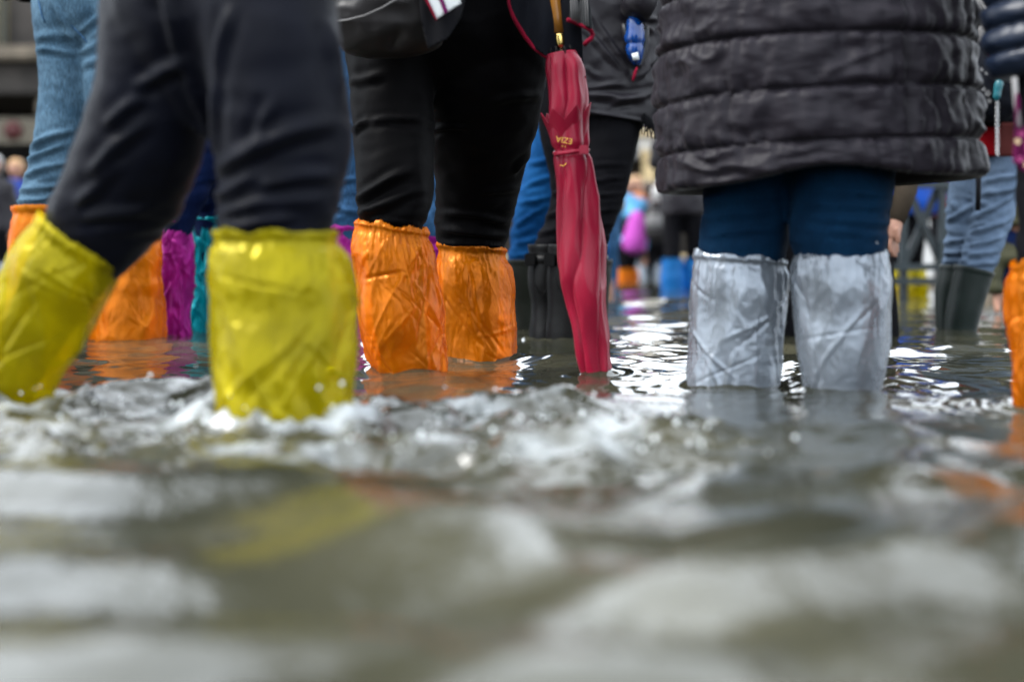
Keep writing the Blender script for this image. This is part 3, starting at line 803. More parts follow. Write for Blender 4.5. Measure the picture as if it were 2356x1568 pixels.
ce = [ring(1004, 556, 1164, 568, 3.84, .95), ring(1000, 563, 1169, 576, 3.84, .95), ring(1003, 580, 1166, 590, 3.84, .95), hr(620, 1000, 1177, 3.84), hr(700, 1000, 1183, 3.84), hr(780, 1008, 1187, 3.85), hr(824, 1013, 1189, 3.85)]
shoe_cover(pE, down(ce, 3.85, .055, .13), M['orange'], seed=8, nz=150, seg=180, band=.05, crumple=.8, lines=36)
jacket(pE, -.17, 3.55, .98, 1.5, M['knit'], .26, .19, seed=5)
body(pE, -.17, 3.55, .8, 1.5, [le, re], face=1)
def sheet(name, poly, Y, mat, person, depth=.02, thick=.006, seed=0, wave=.018, bend=0, step=6):
    """hanging piece of cloth: outline given as seen at distance Y, with folds and real thickness"""
    poly = np.array(poly, float)
    x0, y0 = poly.min(0); x1, y1 = poly.max(0)
    bm = bmesh.new()
    vsr = [bm.verts.new((px, py, 0)) for px, py in poly]
    bm.faces.new(vsr)
    for v in np.arange(x0 + step, x1, step):
        bmesh.ops.bisect_plane(bm, geom=bm.verts[:] + bm.edges[:] + bm.faces[:], plane_co=(v, 0, 0), plane_no=(1, 0, 0))
    for v in np.arange(y0 + step, y1, step):
        bmesh.ops.bisect_plane(bm, geom=bm.verts[:] + bm.edges[:] + bm.faces[:], plane_co=(0, v, 0), plane_no=(0, 1, 0))
    bmesh.ops.triangulate(bm, faces=[f for f in bm.faces if len(f.verts) > 4])
    bm.verts.index_update()
    C = np.array([v.co[:] for v in bm.verts])
    Fs = [[v.index for v in f.verts] for f in bm.faces]
    bm.free()
    u = (C[:, 0] - x0) / (x1 - x0); w = (C[:, 1] - y0) / (y1 - y0)
    Yv = Y + bend * (u - .5) ** 2 * 4 + wave * noise(np.stack([u * 3.2, w * 1.3, u * 0 + seed], -1), seed)
    V = np.stack([(C[:, 0] - CX) / F * Y, Yv, CH - (C[:, 1] - HY) / F * Y], -1)
    o = mk(name, V, Fs, mat, person)
    m = o.modifiers.new('thickness', 'SOLIDIFY'); m.thickness = thick; m.offset = 0
    return o, (lambda px, py: np.array(((px - CX) / F * Y, Y + bend * (((px - x0) / (x1 - x0)) - .5) ** 2 * 4 + wave * float(noise(np.array([[(px - x0) / (x1 - x0) * 3.2, (py - y0) / (y1 - y0) * 1.3, seed]]), seed)[0]), CH - (py - HY) / F * Y)))
o, f1 = sheet('cardigan', [(1172, -120), (1172, 10), (1180, 38), (1192, 60), (1208, 84), (1230, 112), (1258, 133), (1290, 145), (1322, 168), (1342, 182), (1341, 120), (1336, 60), (1336, -120)], 3.33, M['knit'], pE, seed=3, wave=.03)
tube('cardigan_trim', [f1(x, y) for x, y in ((1172, -60), (1172, 10), (1180, 38), (1192, 60), (1208, 84), (1230, 112), (1258, 133))], .0052, M['trim'], pE, 8)
tube('cardigan_trim', [f1(x, y) for x, y in ((1330, 172), (1338, 180), (1342, 183), (1344, 174))], .006, M['trim'], pE, 8)
o, f2 = sheet('cardigan_cuff', [(1311, -120), (1311, 48), (1330, 52), (1344, 60), (1362, 72), (1362, 60), (1352, 0), (1346, -120)], 3.27, M['rib'], pE, seed=4, wave=.02, step=4)
tube('cardigan_trim', [f2(x, y) for x, y in ((1305, 47), (1318, 49), (1332, 55), (1346, 63), (1359, 71), (1364, 80), (1360, 90), (1350, 98), (1345, 103))], .0055, M['trim'], pE, 8)
for i in range(9):
    xx = 1314 + i * 4.6
    tube('rib_stitch', [f2(xx - 4, -60) - (0, .005, 0), f2(xx, 20) - (0, .005, 0), f2(xx + 1.5, 48 + i * 2) - (0, .005, 0)], .0018, M['grey'], pE, 5)

# backpack hanging low behind the black trousers
bp = empty('backpack', (S(915, 60, 3.28)[0], 3.28, S(0, 130, 3.28)[2]), 'charcoal backpack slung low behind the black trousers, striped luggage tag on it', 'backpack')
keys = [hr(-330, 800, 1010, 3.27, .5), hr(-250, 775, 1040, 3.27, .5), hr(-120, 762, 1062, 3.26, .5), hr(0, 764, 1058, 3.25, .52), hr(70, 772, 1030, 3.25, .52), hr(108, 785, 995, 3.26, .5), hr(126, 805, 960, 3.27, .42), hr(134, 840, 930, 3.28, .25)]
G, t = loft(keys, 110, 120, .8)
Nn = G - G.mean(1, keepdims=True); Nn /= np.linalg.norm(Nn, axis=-1, keepdims=True)
d = .012 * fbm(G * np.array((8, 8, 7)), 3, 71) + .006 * ridge(G * np.array((10, 10, 16)), 72)
dim = S(905, 78, 3.1)
d -= .03 * np.exp(-(((G[..., 0] - dim[0]) / .02) ** 2 + ((G[..., 2] - dim[2]) / .022) ** 2)) * (G[..., 1] < 3.26)
mk('bag', G + Nn * d[..., None], grid_faces(110, 120), M['bag'], bp)
def on_bag(x, y, off=.0):
    a = (x - 912) / 150.0
    return S(x, y, 3.26 - .135 * math.sqrt(max(.05, 1 - min(1, a * a))) - off)
tube('piping', [on_bag(x, y, .012) for x, y in ((768, 50), (800, 46), (840, 36), (880, 18), (920, -6), (950, -25))], .0022, M['grey'], bp, 6)
o, fs = sheet('webbing_strap', [(960, -150), (965, 0), (972, 60), (985, 112), (1030, 90), (1060, 40), (1075, -20), (1070, -150)], 3.12, M['webbing'], bp, wave=.01, seed=6)
o, fs = sheet('luggage_tag', [(950, -60), (985, 6), (1003, 46), (1062, 8), (1030, -60)], 3.095, M['white'], bp, wave=.0, thick=.003, step=8)
sheet('tag_stripe', [(982, -60), (1013, 6), (1023, 33), (1031, 28), (1022, 4), (992, -60)], 3.091, cloth('plum_print', (.16, .01, .10)), bp, wave=0, thick=.001, step=20)
sheet('tag_edge', [(945, -60), (982, 8), (1003, 49), (1006, 45), (988, 6), (952, -60)], 3.0905, M['trim'], bp, wave=0, thick=.001, step=20)

# ------------------------------------------------------------------ red umbrella
UY = 3.33
um = empty('umbrella', (S(1385, 865, UY)[0], UY, GZ), 'furled crimson umbrella with wooden handle, its tip standing in the water', 'umbrella')
keys = [ring(1265, 126, 1316, 117, UY), ring(1264, 146, 1327, 138, UY), ring(1267, 200, 1335, 192, UY), ring(1268, 240, 1340, 228, UY), ring(1268, 262, 1341, 250, UY), ring(1272, 300, 1341, 290, UY),
        ring(1277, 345, 1346, 338, UY, 1), ring(1283, 400, 1360, 392, UY), ring(1290, 500, 1378, 490, UY), ring(1294, 600, 1385, 592, UY), ring(1297, 650, 1389, 642, UY), ring(1309, 710, 1393, 702, UY),
        ring(1326, 785, 1398, 778, UY), ring(1346, 866, 1402, 862, UY), ring(1362, 920, 1404, 918, UY), ring(1384, 1010, 1402, 1010, UY)]
G, t = loft(keys, 230, 160)
Nn = G - G.mean(1, keepdims=True); Nn /= np.linalg.norm(Nn, axis=-1, keepdims=True) + 1e-9
s = np.linspace(0, 1, 230)[:, None]
tw = t[None] + s * 3.2 + .5 * noise(np.stack([s * 5 + 0 * t, np.cos(t)[None] + 0 * s, np.sin(t)[None] + 0 * s], -1), 81)
pl = (np.abs(np.sin(tw * 2.5)) ** .8 - .55)
ampu = .011 * sst(0, .05, s) * (1 - .35 * sst(.75, 1, s))
d = .005 + ampu * pl + .011 * noise(G * np.array((14, 14, 5)), 82) + .0030 * (ridge(G * np.array((24, 24, 8)), 83) - .4)
zst = S(0, 348, UY)[2]
d -= .007 * np.exp(-((G[..., 2] - zst) / .012) ** 2)
canopy = mk('canopy', G + Nn * d[..., None], grid_faces(230, 160), M['umb'], um)
pk_ = [ring(1250, 258, 1354, 240, UY), ring(1256, 275, 1351, 262, UY), ring(1264, 300, 1347, 290, UY), ring(1273, 328, 1346, 320, UY), ring(1280, 352, 1344, 346, UY)]
G, t = loft(pk_, 60, 140)
Nn = G - G.mean(1, keepdims=True); Nn /= np.linalg.norm(Nn, axis=-1, keepdims=True) + 1e-9
s = np.linspace(0, 1, 60)[:, None]
zig = np.abs(((t / (2 * math.pi) * 7 + .35) % 1) * 2 - 1)[None]
G = G + Nn * ((.010 * (zig - .5) + .004 * noise(G * np.array((30, 30, 10)), 84)) * (1.1 - s) + .002)[..., None]
G[..., 2] -= (1 - zig) * (1 - s) * .030 + .008 * (1 - s) * noise(np.stack([np.cos(t) * 2, np.sin(t) * 2, t * 0], -1), 85)[None]
o = mk('canopy_panel', G, grid_faces(60, 140, False), M['umb'], um)
mm = o.modifiers.new('thickness', 'SOLIDIFY'); mm.thickness = .0015
tube('strap', [S(1276, 352, UY - .005)] + [S(1280 + 68 * k / 8, 354 - 8 * k / 8, UY - .048 - .012 * math.sin(k / 8 * math.pi)) for k in range(9)] + [S(1352, 345, UY)], .0055, M['umb'], um, 8)
box('strap_tab', *sorted((S(1332, 0, UY - .055)[0], S(1354, 0, UY - .055)[0])), UY - .066, UY - .058, S(0, 356, UY - .06)[2], S(0, 334, UY - .06)[2], M['umb'], um, .002)
hd_ = [S(1271, -160, UY), S(1275, -20, UY), S(1282, 40, UY), S(1286, 76, UY)]
tube('handle', hd_, [.0125, .0125, .0145, .0148], M['wood'], um, 20)
tube('ferrule', [S(1286, 76, UY), S(1288, 86, UY), S(1290, 100, UY), S(1291, 110, UY)], [.0128, .0132, .0118, .0085], M['brass'], um, 20)
tube('shaft', [S(1291, 108, UY), S(1300, 180, UY), S(1393, 1040, UY)], .005, M['chrome'], um, 10)
for k in range(8):
    a = k / 8 * 2 * math.pi + .3
    c = S(1291 + 25 * math.cos(a), 118 - 4 * math.cos(a), UY); c[1] += .026 * math.sin(a)
    e = S(1293 + 24 * math.cos(a), 152 - 4 * math.cos(a), UY); e[1] += .03 * math.sin(a)
    b0 = S(1289 + 24 * math.cos(a), 108 - 3 * math.cos(a), UY); b0[1] += .024 * math.sin(a)
    tube('rib_tip', [b0, c, e], [.0022, .003, .0026], M['leather'], um, 8)
def lettering(txt, x, y, size, rot, Y, parent, mat):
    cu = bpy.data.curves.new('txt', 'FONT'); cu.body = txt; cu.size = 1; cu.align_x = 'CENTER'; cu.align_y = 'CENTER'; cu.extrude = .002; cu.resolution_u = 3
    o = bpy.data.objects.new('txt', cu); COL.objects.link(o)
    dg = bpy.context.evaluated_depsgraph_get(); em = o.evaluated_get(dg).to_mesh()
    V = np.array([v.co[:] for v in em.vertices]); Fs = [list(p.vertices) for p in em.polygons]
    o.evaluated_get(dg).to_mesh_clear(); bpy.data.objects.remove(o)
    k = size / F * Y
    c, s_ = math.cos(rot), math.sin(rot)
    P = S(x, y, Y)
    W_ = np.stack([P[0] + k * (V[:, 0] * c - V[:, 1] * s_), np.full(len(V), P[1]) - V[:, 2] * k, P[2] + k * (V[:, 0] * s_ + V[:, 1] * c)], -1)
    return mk('lettering', W_, Fs, mat, parent, smooth=False)
lettering('EZIA', 1298, 322, 19, R(180 - 10), UY - .0655, um, M['gold'])
lettering('v v', 1297, 337, 9, R(170), UY - .0655, um, M['gold'])
tube('lettering', [S(1288, 380, UY - .052), S(1297, 382, UY - .053), S(1303, 376, UY - .054)], .0012, M['gold'], um, 6)

# ------------------------------------------------------------------ person with charcoal jacket and buckled boots
pG = person_base(.27, 4.7, 'person in charcoal rain jacket, black jeans and buckled black boots, behind the umbrella')
lg = [hr(150, 1225, 1350, 4.7), hr(250, 1235, 1362, 4.7), hr(330, 1245, 1368, 4.7), hr(400, 1262, 1356, 4.7), hr(480, 1263, 1338, 4.7), hr(520, 1246, 1330, 4.7), hr(575, 1228, 1306, 4.7), hr(680, 1230, 1296, 4.7), hr(785, 1232, 1294, 4.7)]
rg = [hr(150, 1330, 1492, 4.72), hr(250, 1325, 1482, 4.72), hr(330, 1325, 1468, 4.7), hr(400, 1330, 1452, 4.68), hr(480, 1336, 1428, 4.66), hr(540, 1334, 1404, 4.65), hr(590, 1322, 1392, 4.64), hr(680, 1300, 1375, 4.64), hr(785, 1290, 1360, 4.64)]
hg = [hr(-150, 1260, 1480, 4.72, .62), hr(0, 1235, 1492, 4.72, .62), hr(120, 1228, 1494, 4.72, .62), hr(210, 1238, 1488, 4.72, .5), hr(265, 1280, 1450, 4.72, .3)]
lg, rg = down(lg, 4.7), down(rg, 4.64)
foldsG = [(1335, 420, 1440, 410, 4, .006), (1335, 455, 1435, 445, 4, .006), (1335, 490, 1425, 482, 4, .007), (1335, 520, 1415, 515, 4, .007), (1335, 550, 1405, 545, 4, .007), (1260, 450, 1340, 420, 5, .008), (1255, 500, 1330, 470, 5, .009), (1240, 540, 1320, 510, 5, .009), (1330, 385, 1450, 380, 4, .005)]
trousers(pG, [hg, lg, rg], M['blackjean'], 4.66, foldsG, bunch=[(420, 580, .004)], seed=61, voxel=.009)
def boot(person, keys, mat, seed=0, seg=64, n=70, amp=.003):
    G, t = loft(keys, n, seg)
    Nn = G - G.mean(1, keepdims=True); Nn /= np.linalg.norm(Nn, axis=-1, keepdims=True) + 1e-9
    d = amp * fbm(G * np.array((10, 10, 8)), 3, seed)
    d[:3] += .003
    # open top with a rim turned inwards
    inner = G[:6][::-1] - Nn[:6][::-1] * .007
    G2 = np.concatenate([inner, G + Nn * d[..., None]])
    return mk('boot', G2, grid_faces(n + 6, seg, False), mat, person)
bl = [hr(562, 1218, 1306, 4.69), hr(600, 1217, 1308, 4.69), hr(650, 1215, 1304, 4.69), hr(700, 1222, 1298, 4.69), hr(782, 1216, 1304, 4.68)]
br_ = [hr(562, 1262, 1396, 4.62, .75), hr(600, 1258, 1396, 4.62, .75), hr(650, 1256, 1394, 4.62, .75), hr(700, 1260, 1388, 4.62, .75), hr(785, 1256, 1372, 4.62, .8)]
for j, kk in enumerate((bl, br_)):
    b_ = boot(pG, down(kk, 4.65), M['leather'], 63 + j)
    k0 = kk[0]; cx, cy, rx, ry = k0[0], k0[1], k0[3] * 1.05, k0[6] * 1.05
    zb = S(0, 597, 4.66)[2]
    a = np.linspace(0, 2 * math.pi, 40)
    # leather strap with buckle
    pts = np.stack([cx + rx * np.cos(a), cy + ry * np.sin(a), zb + 0 * a], -1)
    V = np.concatenate([pts + (0, 0, .014), pts - (0, 0, .014)]); n_ = 40
    Fs = [[i, i + n_, i + 1 + n_, i + 1] for i in range(n_ - 1)]
    st = mk('boot_strap', V, Fs, M['leather'], pG)
    md_ = st.modifiers.new('t', 'SOLIDIFY'); md_.thickness = .007
    xb = cx - rx * (.92 if j == 0 else .93)
    box('buckle', xb - .018, xb + .016, cy - ry * .45 - .03, cy - ry * .45 - .005, zb - .021, zb + .021, M['leather'], pG, .003)
    # stitched counter seam on the calf
    tube('boot_seam', [np.array((cx + rx * c, cy - ry * math.sqrt(max(0, 1 - c * c)) * 1.02, S(0, y, 4.66)[2])) for c, y in ((-.72, 612), (-.75, 640), (-.62, 665), (-.35, 680), (-.1, 665), (.1, 630))], .0022, M['leather'], pG, 6)
jk = [hr(-330, 1260, 1500, 4.72, .5), hr(-150, 1235, 1520, 4.72, .55), hr(0, 1222, 1526, 4.72, .58), hr(100, 1222, 1526, 4.72, .6), ring(1220, 195, 1524, 205, 4.72, .62), ring(1222, 235, 1520, 268, 4.72, .62), ring(1224, 252, 1518, 292, 4.72, .61)]
G, t = loft(jk, 150, 150)
Nn = G - G.mean(1, keepdims=True); Nn /= np.linalg.norm(Nn, axis=-1, keepdims=True)
Vf = G.reshape(-1, 3)
d = .008 * fbm(G * np.array((7, 7, 7)), 3, 91) + .004 * ridge(G * np.array((9, 9, 14)), 92)
d += seg_fold(Vf, Nn.reshape(-1, 3), [(1345, 215, 1500, 225, 9, .012), (1340, 200, 1440, 190, 6, .009), (1400, 240, 1515, 200, 8, .012), (1460, 180, 1515, 120, 7, .012), (1345, 60, 1440, 165, 6, .010), (1360, 20, 1460, 180, 5, .010),
     (1480, 170, 1495, 90, 5, .012), (1440, 20, 1515, 70, 8, .014), (1470, 40, 1520, 30, 6, .012), (1340, 255, 1515, 285, 6, .008), (1345, 150, 1380, 175, 6, .008)], 4.55).reshape(d.shape)
mk('jacket', G + Nn * d[..., None], grid_faces(150, 150), M['jacket'], pG)
def jfront(x, y, off=0):
    a = (x - 1374) / 152.0
    return S(x, y, 4.72 - .135 * math.sqrt(max(.02, 1 - min(1, a * a))) - off)
for pts in ([(1436, 55), (1440, 80), (1450, 112), (1461, 140), (1466, 152)], [(1486, 62), (1486, 95), (1480, 125), (1472, 148), (1467, 154)]):
    tube('pocket_edge', [jfront(x, y, .035) for x, y in pts], .010, M['jacket'], pG, 8)
    tube('zip', [jfront(x, y, .047) for x, y in pts], .0028, M['steel'], pG, 6)
tube('zip_pull', [jfront(1466, 155, .05), jfront(1461, 168, .05), jfront(1456, 186, .05)], [.003, .005, .004], M['trim'], pG, 6)
rr_ = np.random.default_rng(5)
for k in range(13):
    x0 = 1478 + k * 3; y0 = 262 + k * 1.6 + rr_.uniform(-4, 4); Ln = rr_.uniform(22, 50)
    pts = [jfront(min(x0, 1515), y0, .0), S(x0 + rr_.uniform(-3, 3), y0 + Ln * .5, 4.63), S(x0 + rr_.uniform(-4, 5), y0 + Ln, 4.63)]
    tube('scarf_fringe', pts, [.0038, .0034, .0022], M['jacket_b'], pG, 6)
body(pG, .28, 4.72, .9, 1.58, [lg, rg], arms=False, face=-1)
tube('sleeve', [S(1495, -330, 4.68), S(1500, -120, 4.6), S(1475, 0, 4.54), S(1460, 30, 4.52)], [.06, .062, .055, .05], M['jacket'], pG, 20)
tube('sleeve', [S(1262, -330, 4.68), S(1235, -120, 4.62), S(1250, 40, 4.55)], [.06, .062, .05], M['jacket'], pG, 20)
wb = empty('water_bottle', tuple(jfront(1462, 150, .0)), 'clear blue plastic water bottle in the charcoal jacket pocket', 'bottle')
kb = [hr(20, 1452, 1466, 4.56), hr(30, 1450, 1468, 4.56), hr(50, 1442, 1477, 4.56), hr(70, 1439, 1482, 4.56), hr(96, 1438, 1482, 4.56), hr(102, 1442, 1480, 4.56), hr(108, 1440, 1481, 4.56), hr(132, 1446, 1478, 4.56), hr(150, 1458, 1472, 4.57)]
loft_obj('bottle', kb, 60, 40, M['bottle'], wb)
sheet('bottle_label', [(1453, 124), (1468, 120), (1471, 137), (1457, 140)], 4.527, M['white'], wb, wave=0, thick=.001, step=30)

# bright blue jeans and green boots behind
lh = [hr(100, 1230, 1340, 5.3), hr(250, 1222, 1332, 5.3), hr(340, 1218, 1318, 5.3), hr(420, 1200, 1296, 5.3), hr(500, 1182, 1272, 5.3), hr(600, 1170, 1248, 5.3), hr(760, 1182, 1236, 5.3)]
rh = [hr(100, 1330, 1440, 5.3), hr(300, 1335, 1430, 5.3), hr(600, 1325, 1400, 5.3), hr(760, 1330, 1390, 5.3)]
hh = [hr(-200, 1250, 1430, 5.3, .65), hr(-50, 1228, 1445, 5.3, .65), hr(80, 1228, 1445, 5.3, .6), hr(140, 1250, 1420, 5.3, .4)]
pH = simple_person('person in bright blue jeans and dark olive boots, behind the buckled boots', .42, 5.3, [lh, rh], hh, M['denim_v'], [], M['jacket_b'], 1.05, 1.55, 65,
                   folds=[(1185, 520, 1260, 470, 5, .010), (1190, 470, 1285, 450, 5, .010), (1205, 430, 1295, 400, 5, .008), (1178, 560, 1255, 545, 5, .009), (1172, 590, 1250, 580, 4, .008), (1215, 380, 1310, 360, 5, .008)], bunch=[(420, 600, .006)])
boot(pH, down([hr(597, 1166, 1256, 5.28), hr(640, 1168, 1254, 5.28), hr(700, 1176, 1246, 5.28), hr(760, 1178, 1244, 5.28)], 5.28), M['rubber_o'], 1)
boot(pH, down([hr(597, 1320, 1408, 5.28), hr(700, 1325, 1400, 5.28), hr(760, 1328, 1396, 5.28)], 5.28), M['rubber_o'], 2)

# ------------------------------------------------------------------ quilted coat, silver covers
pI = person_base(.66, 3.08, 'person in long plum grey quilted coat, dark teal jeans and silver shoe covers')
li = [hr(280, 1640, 1840, 3.1), hr(400, 1624, 1826, 3.1), hr(480, 1617, 1816, 3.1), hr(540, 1612, 1812, 3.1), hr(595, 1613, 1803, 3.1), hr(680, 1625, 1780, 3.1), hr(780, 1630, 1750, 3.1), hr(890, 1630, 1740, 3.1)]
ri = [hr(280, 1826, 2066, 3.0), hr(400, 1821, 2058, 3.0), hr(480, 1820, 2048, 2.99), hr(550, 1822, 2040, 2.98), hr(620, 1840, 2025, 2.98), hr(760, 1860, 2000, 2.97), hr(905, 1870, 1990, 2.97)]
li, ri = down(li, 3.1), down(ri, 2.97)
hi_ = [hr(-250, 1680, 2060, 3.08, .6), hr(-50, 1650, 2080, 3.08, .62), hr(150, 1640, 2080, 3.06, .6), hr(300, 1660, 2050, 3.05, .4)]
foldsI = [(1620, 500, 1800, 480, 8, .006), (1625, 540, 1810, 520, 7, .006), (1830, 470, 2040, 480, 7, .008), (1830, 500, 2045, 520, 7, .008), (1835, 530, 2040, 545, 6, .006), (1630, 455, 1815, 450, 8, .005), (1840, 440, 2040, 455, 7, .006)]
trousers(pI, [hi_, li, ri], M['denim_t'], 3.0, foldsI, bunch=[(430, 600, .004)], seed=81)
ci = [ring(1598, 576, 1810, 600, 3.1, .95), ring(1591, 586, 1813, 606, 3.1, .95), ring(1594, 606, 1811, 620, 3.1, .95), hr(660, 1592, 1808, 3.1), hr(730, 1590, 1798, 3.1), hr(810, 1587, 1788, 3.1), hr(887, 1580, 1781, 3.1), hr(940, 1582, 1780, 3.1)]
shoe_cover(pI, down(ci, 3.1, .06, .13), M['silver'], seed=12, nz=160, seg=180, band=.04, crumple=.8, lines=14)
ci = [ring(1834, 560, 2026, 548, 2.98, .95), ring(1828, 566, 2036, 552, 2.98, .95), ring(1826, 588, 2038, 574, 2.98, .95), hr(630, 1824, 2044, 2.98), hr(710, 1830, 2041, 2.98), hr(800, 1838, 2035, 2.97), hr(905, 1848, 2018, 2.97), hr(960, 1850, 2012, 2.97)]
shoe_cover(pI, down(ci, 2.97, .06, .13), M['silver'], seed=13, nz=160, seg=180, band=.04, crumple=.7, lines=12)
def coat(person):
    ck = [ring(1600, -560, 2170, -560, 3.1, .55), ring(1545, -330, 2225, -338, 3.09, .66), ring(1534, -220, 2218, -230, 3.08, .8), ring(1530, -105, 2214, -117, 3.08, .82), ring(1528, 15, 2218, 0, 3.08, .82),
          ring(1522, 128, 2224, 110, 3.08, .82), ring(1520, 248, 2231, 220, 3.08, .82), ring(1520, 362, 2238, 330, 3.08, .82), ring(1527, 446, 2248, 412, 3.08, .82)]
    n, seg = 300, 260
    G, t = loft(ck, n, seg, .92)
    arc = np.r_[0, np.cumsum(np.linalg.norm(np.diff(np.array(ck)[:, :3], axis=0), axis=1))]
    a = np.linspace(0, arc[-1], n)
    idx = np.interp(a, arc, np.arange(len(arc)))           # seam positions at whole numbers
    fr = idx % 1.0
    fr[-1] = 1
    Nn = G - G.mean(1, keepdims=True); Nn /= np.linalg.norm(Nn, axis=-1, keepdims=True)
    w = (1 - np.abs(2 * fr - 1) ** 5.0)[:, None]
    seamd = np.minimum(fr, 1 - fr)[:, None]
    front = np.clip(-np.sin(t), 0, 1)[None]
    d = .016 * w ** .7 - .010
    P = G * 1.0
    d = d + w * (.009 * fbm(P * np.array((10, 10, 12)), 4, 101) + .009 * (ridge(P * np.array((11, 11, 8)) + 1.2 * noise(P * 7, 8)[..., None], 107) - .4))
    pk = ridge(np.stack([t[None] * 15 + 0 * w, P[..., 2] * 3.0, np.floor(idx)[:, None] * 7.7 + 0 * t[None]], -1), 103)
    pk2 = ridge(np.stack([t[None] * 36 + 4 * noise(P * 4, 5), P[..., 2] * 6.0, np.floor(idx)[:, None] * 3.3 + 0 * t[None]], -1), 104)
    fall = np.exp(-seamd / .34)
    d = d + fall * sst(0, .05, seamd) * (.013 * (pk - .4) + .007 * (pk2 - .4))
    c = np.cos(t)[None]
    for cc, dep in ((.36, .020), (.80, .010), (-.5, .003)):
        d = d - dep * np.exp(-((c - cc) / .014) ** 2) * (np.sin(t)[None] < 0) * (.5 + .5 * w)
    G = G + Nn * d[..., None]
    G[..., 2] += front * (.004 + .035 * np.clip(idx - 7.2, 0, 1)[:, None] * np.exp(-((c + .12) / .38) ** 2))
    # hem turns under
    ins = G[-1] + (G[-1].mean(0) - G[-1]) * .06 + (0, 0, .012)
    G = np.concatenate([G, ins[None], (ins + (G[-1].mean(0) - ins) * .03 + (0, 0, .22))[None]])
    return mk('quilted_coat', G, grid_faces(n + 2, seg, False), M['coat'], person)
coat(pI)
jacket(pI, .67, 3.1, .95, 1.5, M['coat'], .30, .2, seed=8, sh=.22, name='coat_top')
body(pI, .67, 3.1, .7, 1.5, [li, ri], face=1, arms=False)

# dark figure behind the silver covers, arm hanging down
pJ = person_base(.92, 4.95, 'person in tan sleeve and long black skirt, hand hanging beside the silver covers')
sk = [hr(60, 1800, 2030, 4.95, .6), hr(300, 1790, 2045, 4.95, .6), hr(600, 1790, 2048, 4.95, .6), hr(770, 1786, 2060, 4.95, .6)]
sk.append(wr(sk[-1][0], 4.95, -.1, sk[-1][3], sk[-1][6]))
G, t = loft(sk, 60, 90)
Nn = G - G.mean(1, keepdims=True); Nn /= np.linalg.norm(Nn, axis=-1, keepdims=True)
mk('skirt', G + Nn * (.014 * np.sin(t * 13 + 2 * np.sin(t * 3))[None] * np.linspace(.1, 1, 60)[:, None])[..., None], grid_faces(60, 90), M['jacket_b'], pJ)
hp = {-1: [S(1790, -150, 4.95), S(1780, 150, 4.95), S(1800, 380, 4.9)], 1: [S(2050, -150, 4.95), S(2076, 150, 4.93), S(2068, 400, 4.88)]}
jacket(pJ, .92, 4.95, .62, 1.5, M['jacket_b'], .2, .15, seed=9, arms=False)
tube('sleeve', [S(2040, -160, 4.95), S(2085, 150, 4.92), S(2093, 330, 4.88), S(2082, 440, 4.84), S(2062, 510, 4.82)], [.06, .055, .05, .040, .028], M['tan'], pJ, 20)
tube('sleeve', [S(1800, -160, 4.95), S(1775, 150, 4.92), S(1790, 360, 4.9)], [.06, .055, .04], M['tan'], pJ, 20)
g = []
for pts, rad in ([[S(2064, 500, 4.82), S(2056, 525, 4.815), S(2052, 548, 4.81)], [.022, .029, .025]],
                 [[S(2050, 545, 4.80), S(2047, 565, 4.795), S(2050, 582, 4.795)], [.010, .0095, .007]], [[S(2054, 548, 4.81), S(2052, 570, 4.80), S(2055, 590, 4.80)], [.010, .0095, .007]],
                 [[S(2057, 548, 4.825), S(2057, 572, 4.82), S(2060, 592, 4.82)], [.010, .0095, .007]], [[S(2060, 545, 4.84), S(2062, 566, 4.84), S(2064, 582, 4.84)], [.009, .0085, .0065]],
                 [[S(2062, 525, 4.79), S(2066, 545, 4.785), S(2066, 560, 4.785)], [.011, .010, .007]]):
    g.append(tubegeo(pts, rad, 10))
V, Q = fuse(g, .004, 2)
mk('hand', V, Q, M['skin'], pJ)
body(pJ, .92, 4.95, .75, 1.5, [[hr(200, 1830, 1900, 4.95), hr(760, 1830, 1880, 4.95), wr(S(1855, 0, 4.95)[0], 4.95, GZ, .05, .11)], [hr(200, 1950, 2020, 4.95), hr(760, 1960, 2010, 4.95), wr(S(1985, 0, 4.95)[0], 4.95, GZ, .05, .11)]], arms=False, face=-1)

# ------------------------------------------------------------------ grey-blue jeans and green rubber boots (right)
pK = person_base(1.73, 5.2, 'person in pale grey blue jeans and tall dark green rubber boots')
lk = [hr(260, 2190, 2280, 5.25), hr(360, 2190, 2284, 5.25), hr(430, 2186, 2278, 5.25), hr(500, 2179, 2252, 5.25), hr(560, 2172, 2240, 5.25), hr(612, 2169, 2228, 5.25), hr(760, 2165, 2215, 5.25)]
rk = [hr(260, 2262, 2348, 5.18), hr(360, 2255, 2348, 5.18), hr(430, 2243, 2346, 5.18), hr(490, 2235, 2332, 5.18), hr(550, 2224, 2308, 5.17), hr(600, 2210, 2290, 5.16), hr(640, 2200, 2275, 5.16), hr(765, 2185, 2240, 5.16)]
hk_ = [hr(60, 2205, 2335, 5.22, .65), hr(180, 2192, 2348, 5.22, .65), hr(290, 2188, 2350, 5.22, .6), hr(345, 2200, 2340, 5.22, .4)]
lk, rk = down(lk, 5.25), down(rk, 5.16)
foldsK = [(2255, 420, 2345, 400, 5, .012), (2250, 450, 2340, 430, 5, .010), (2190, 510, 2260, 460, 5, .013), (2240, 500, 2325, 450, 5, .012), (2230, 540, 2320, 500, 5, .012), (2225, 570, 2305, 540, 4, .012), (2185, 560, 2240, 545, 4, .012),
          (2178, 585, 2235, 578, 4, .012), (2172, 603, 2230, 600, 4, .010), (2215, 590, 2295, 575, 4, .012), (2215, 610, 2285, 602, 4, .010), (2195, 440, 2210, 480, 5, .010)]
trousers(pK, [hk_, lk, rk], M['denim_g'], 5.15, foldsK, bunch=[(440, 620, .009)], seed=95, amp=.006)
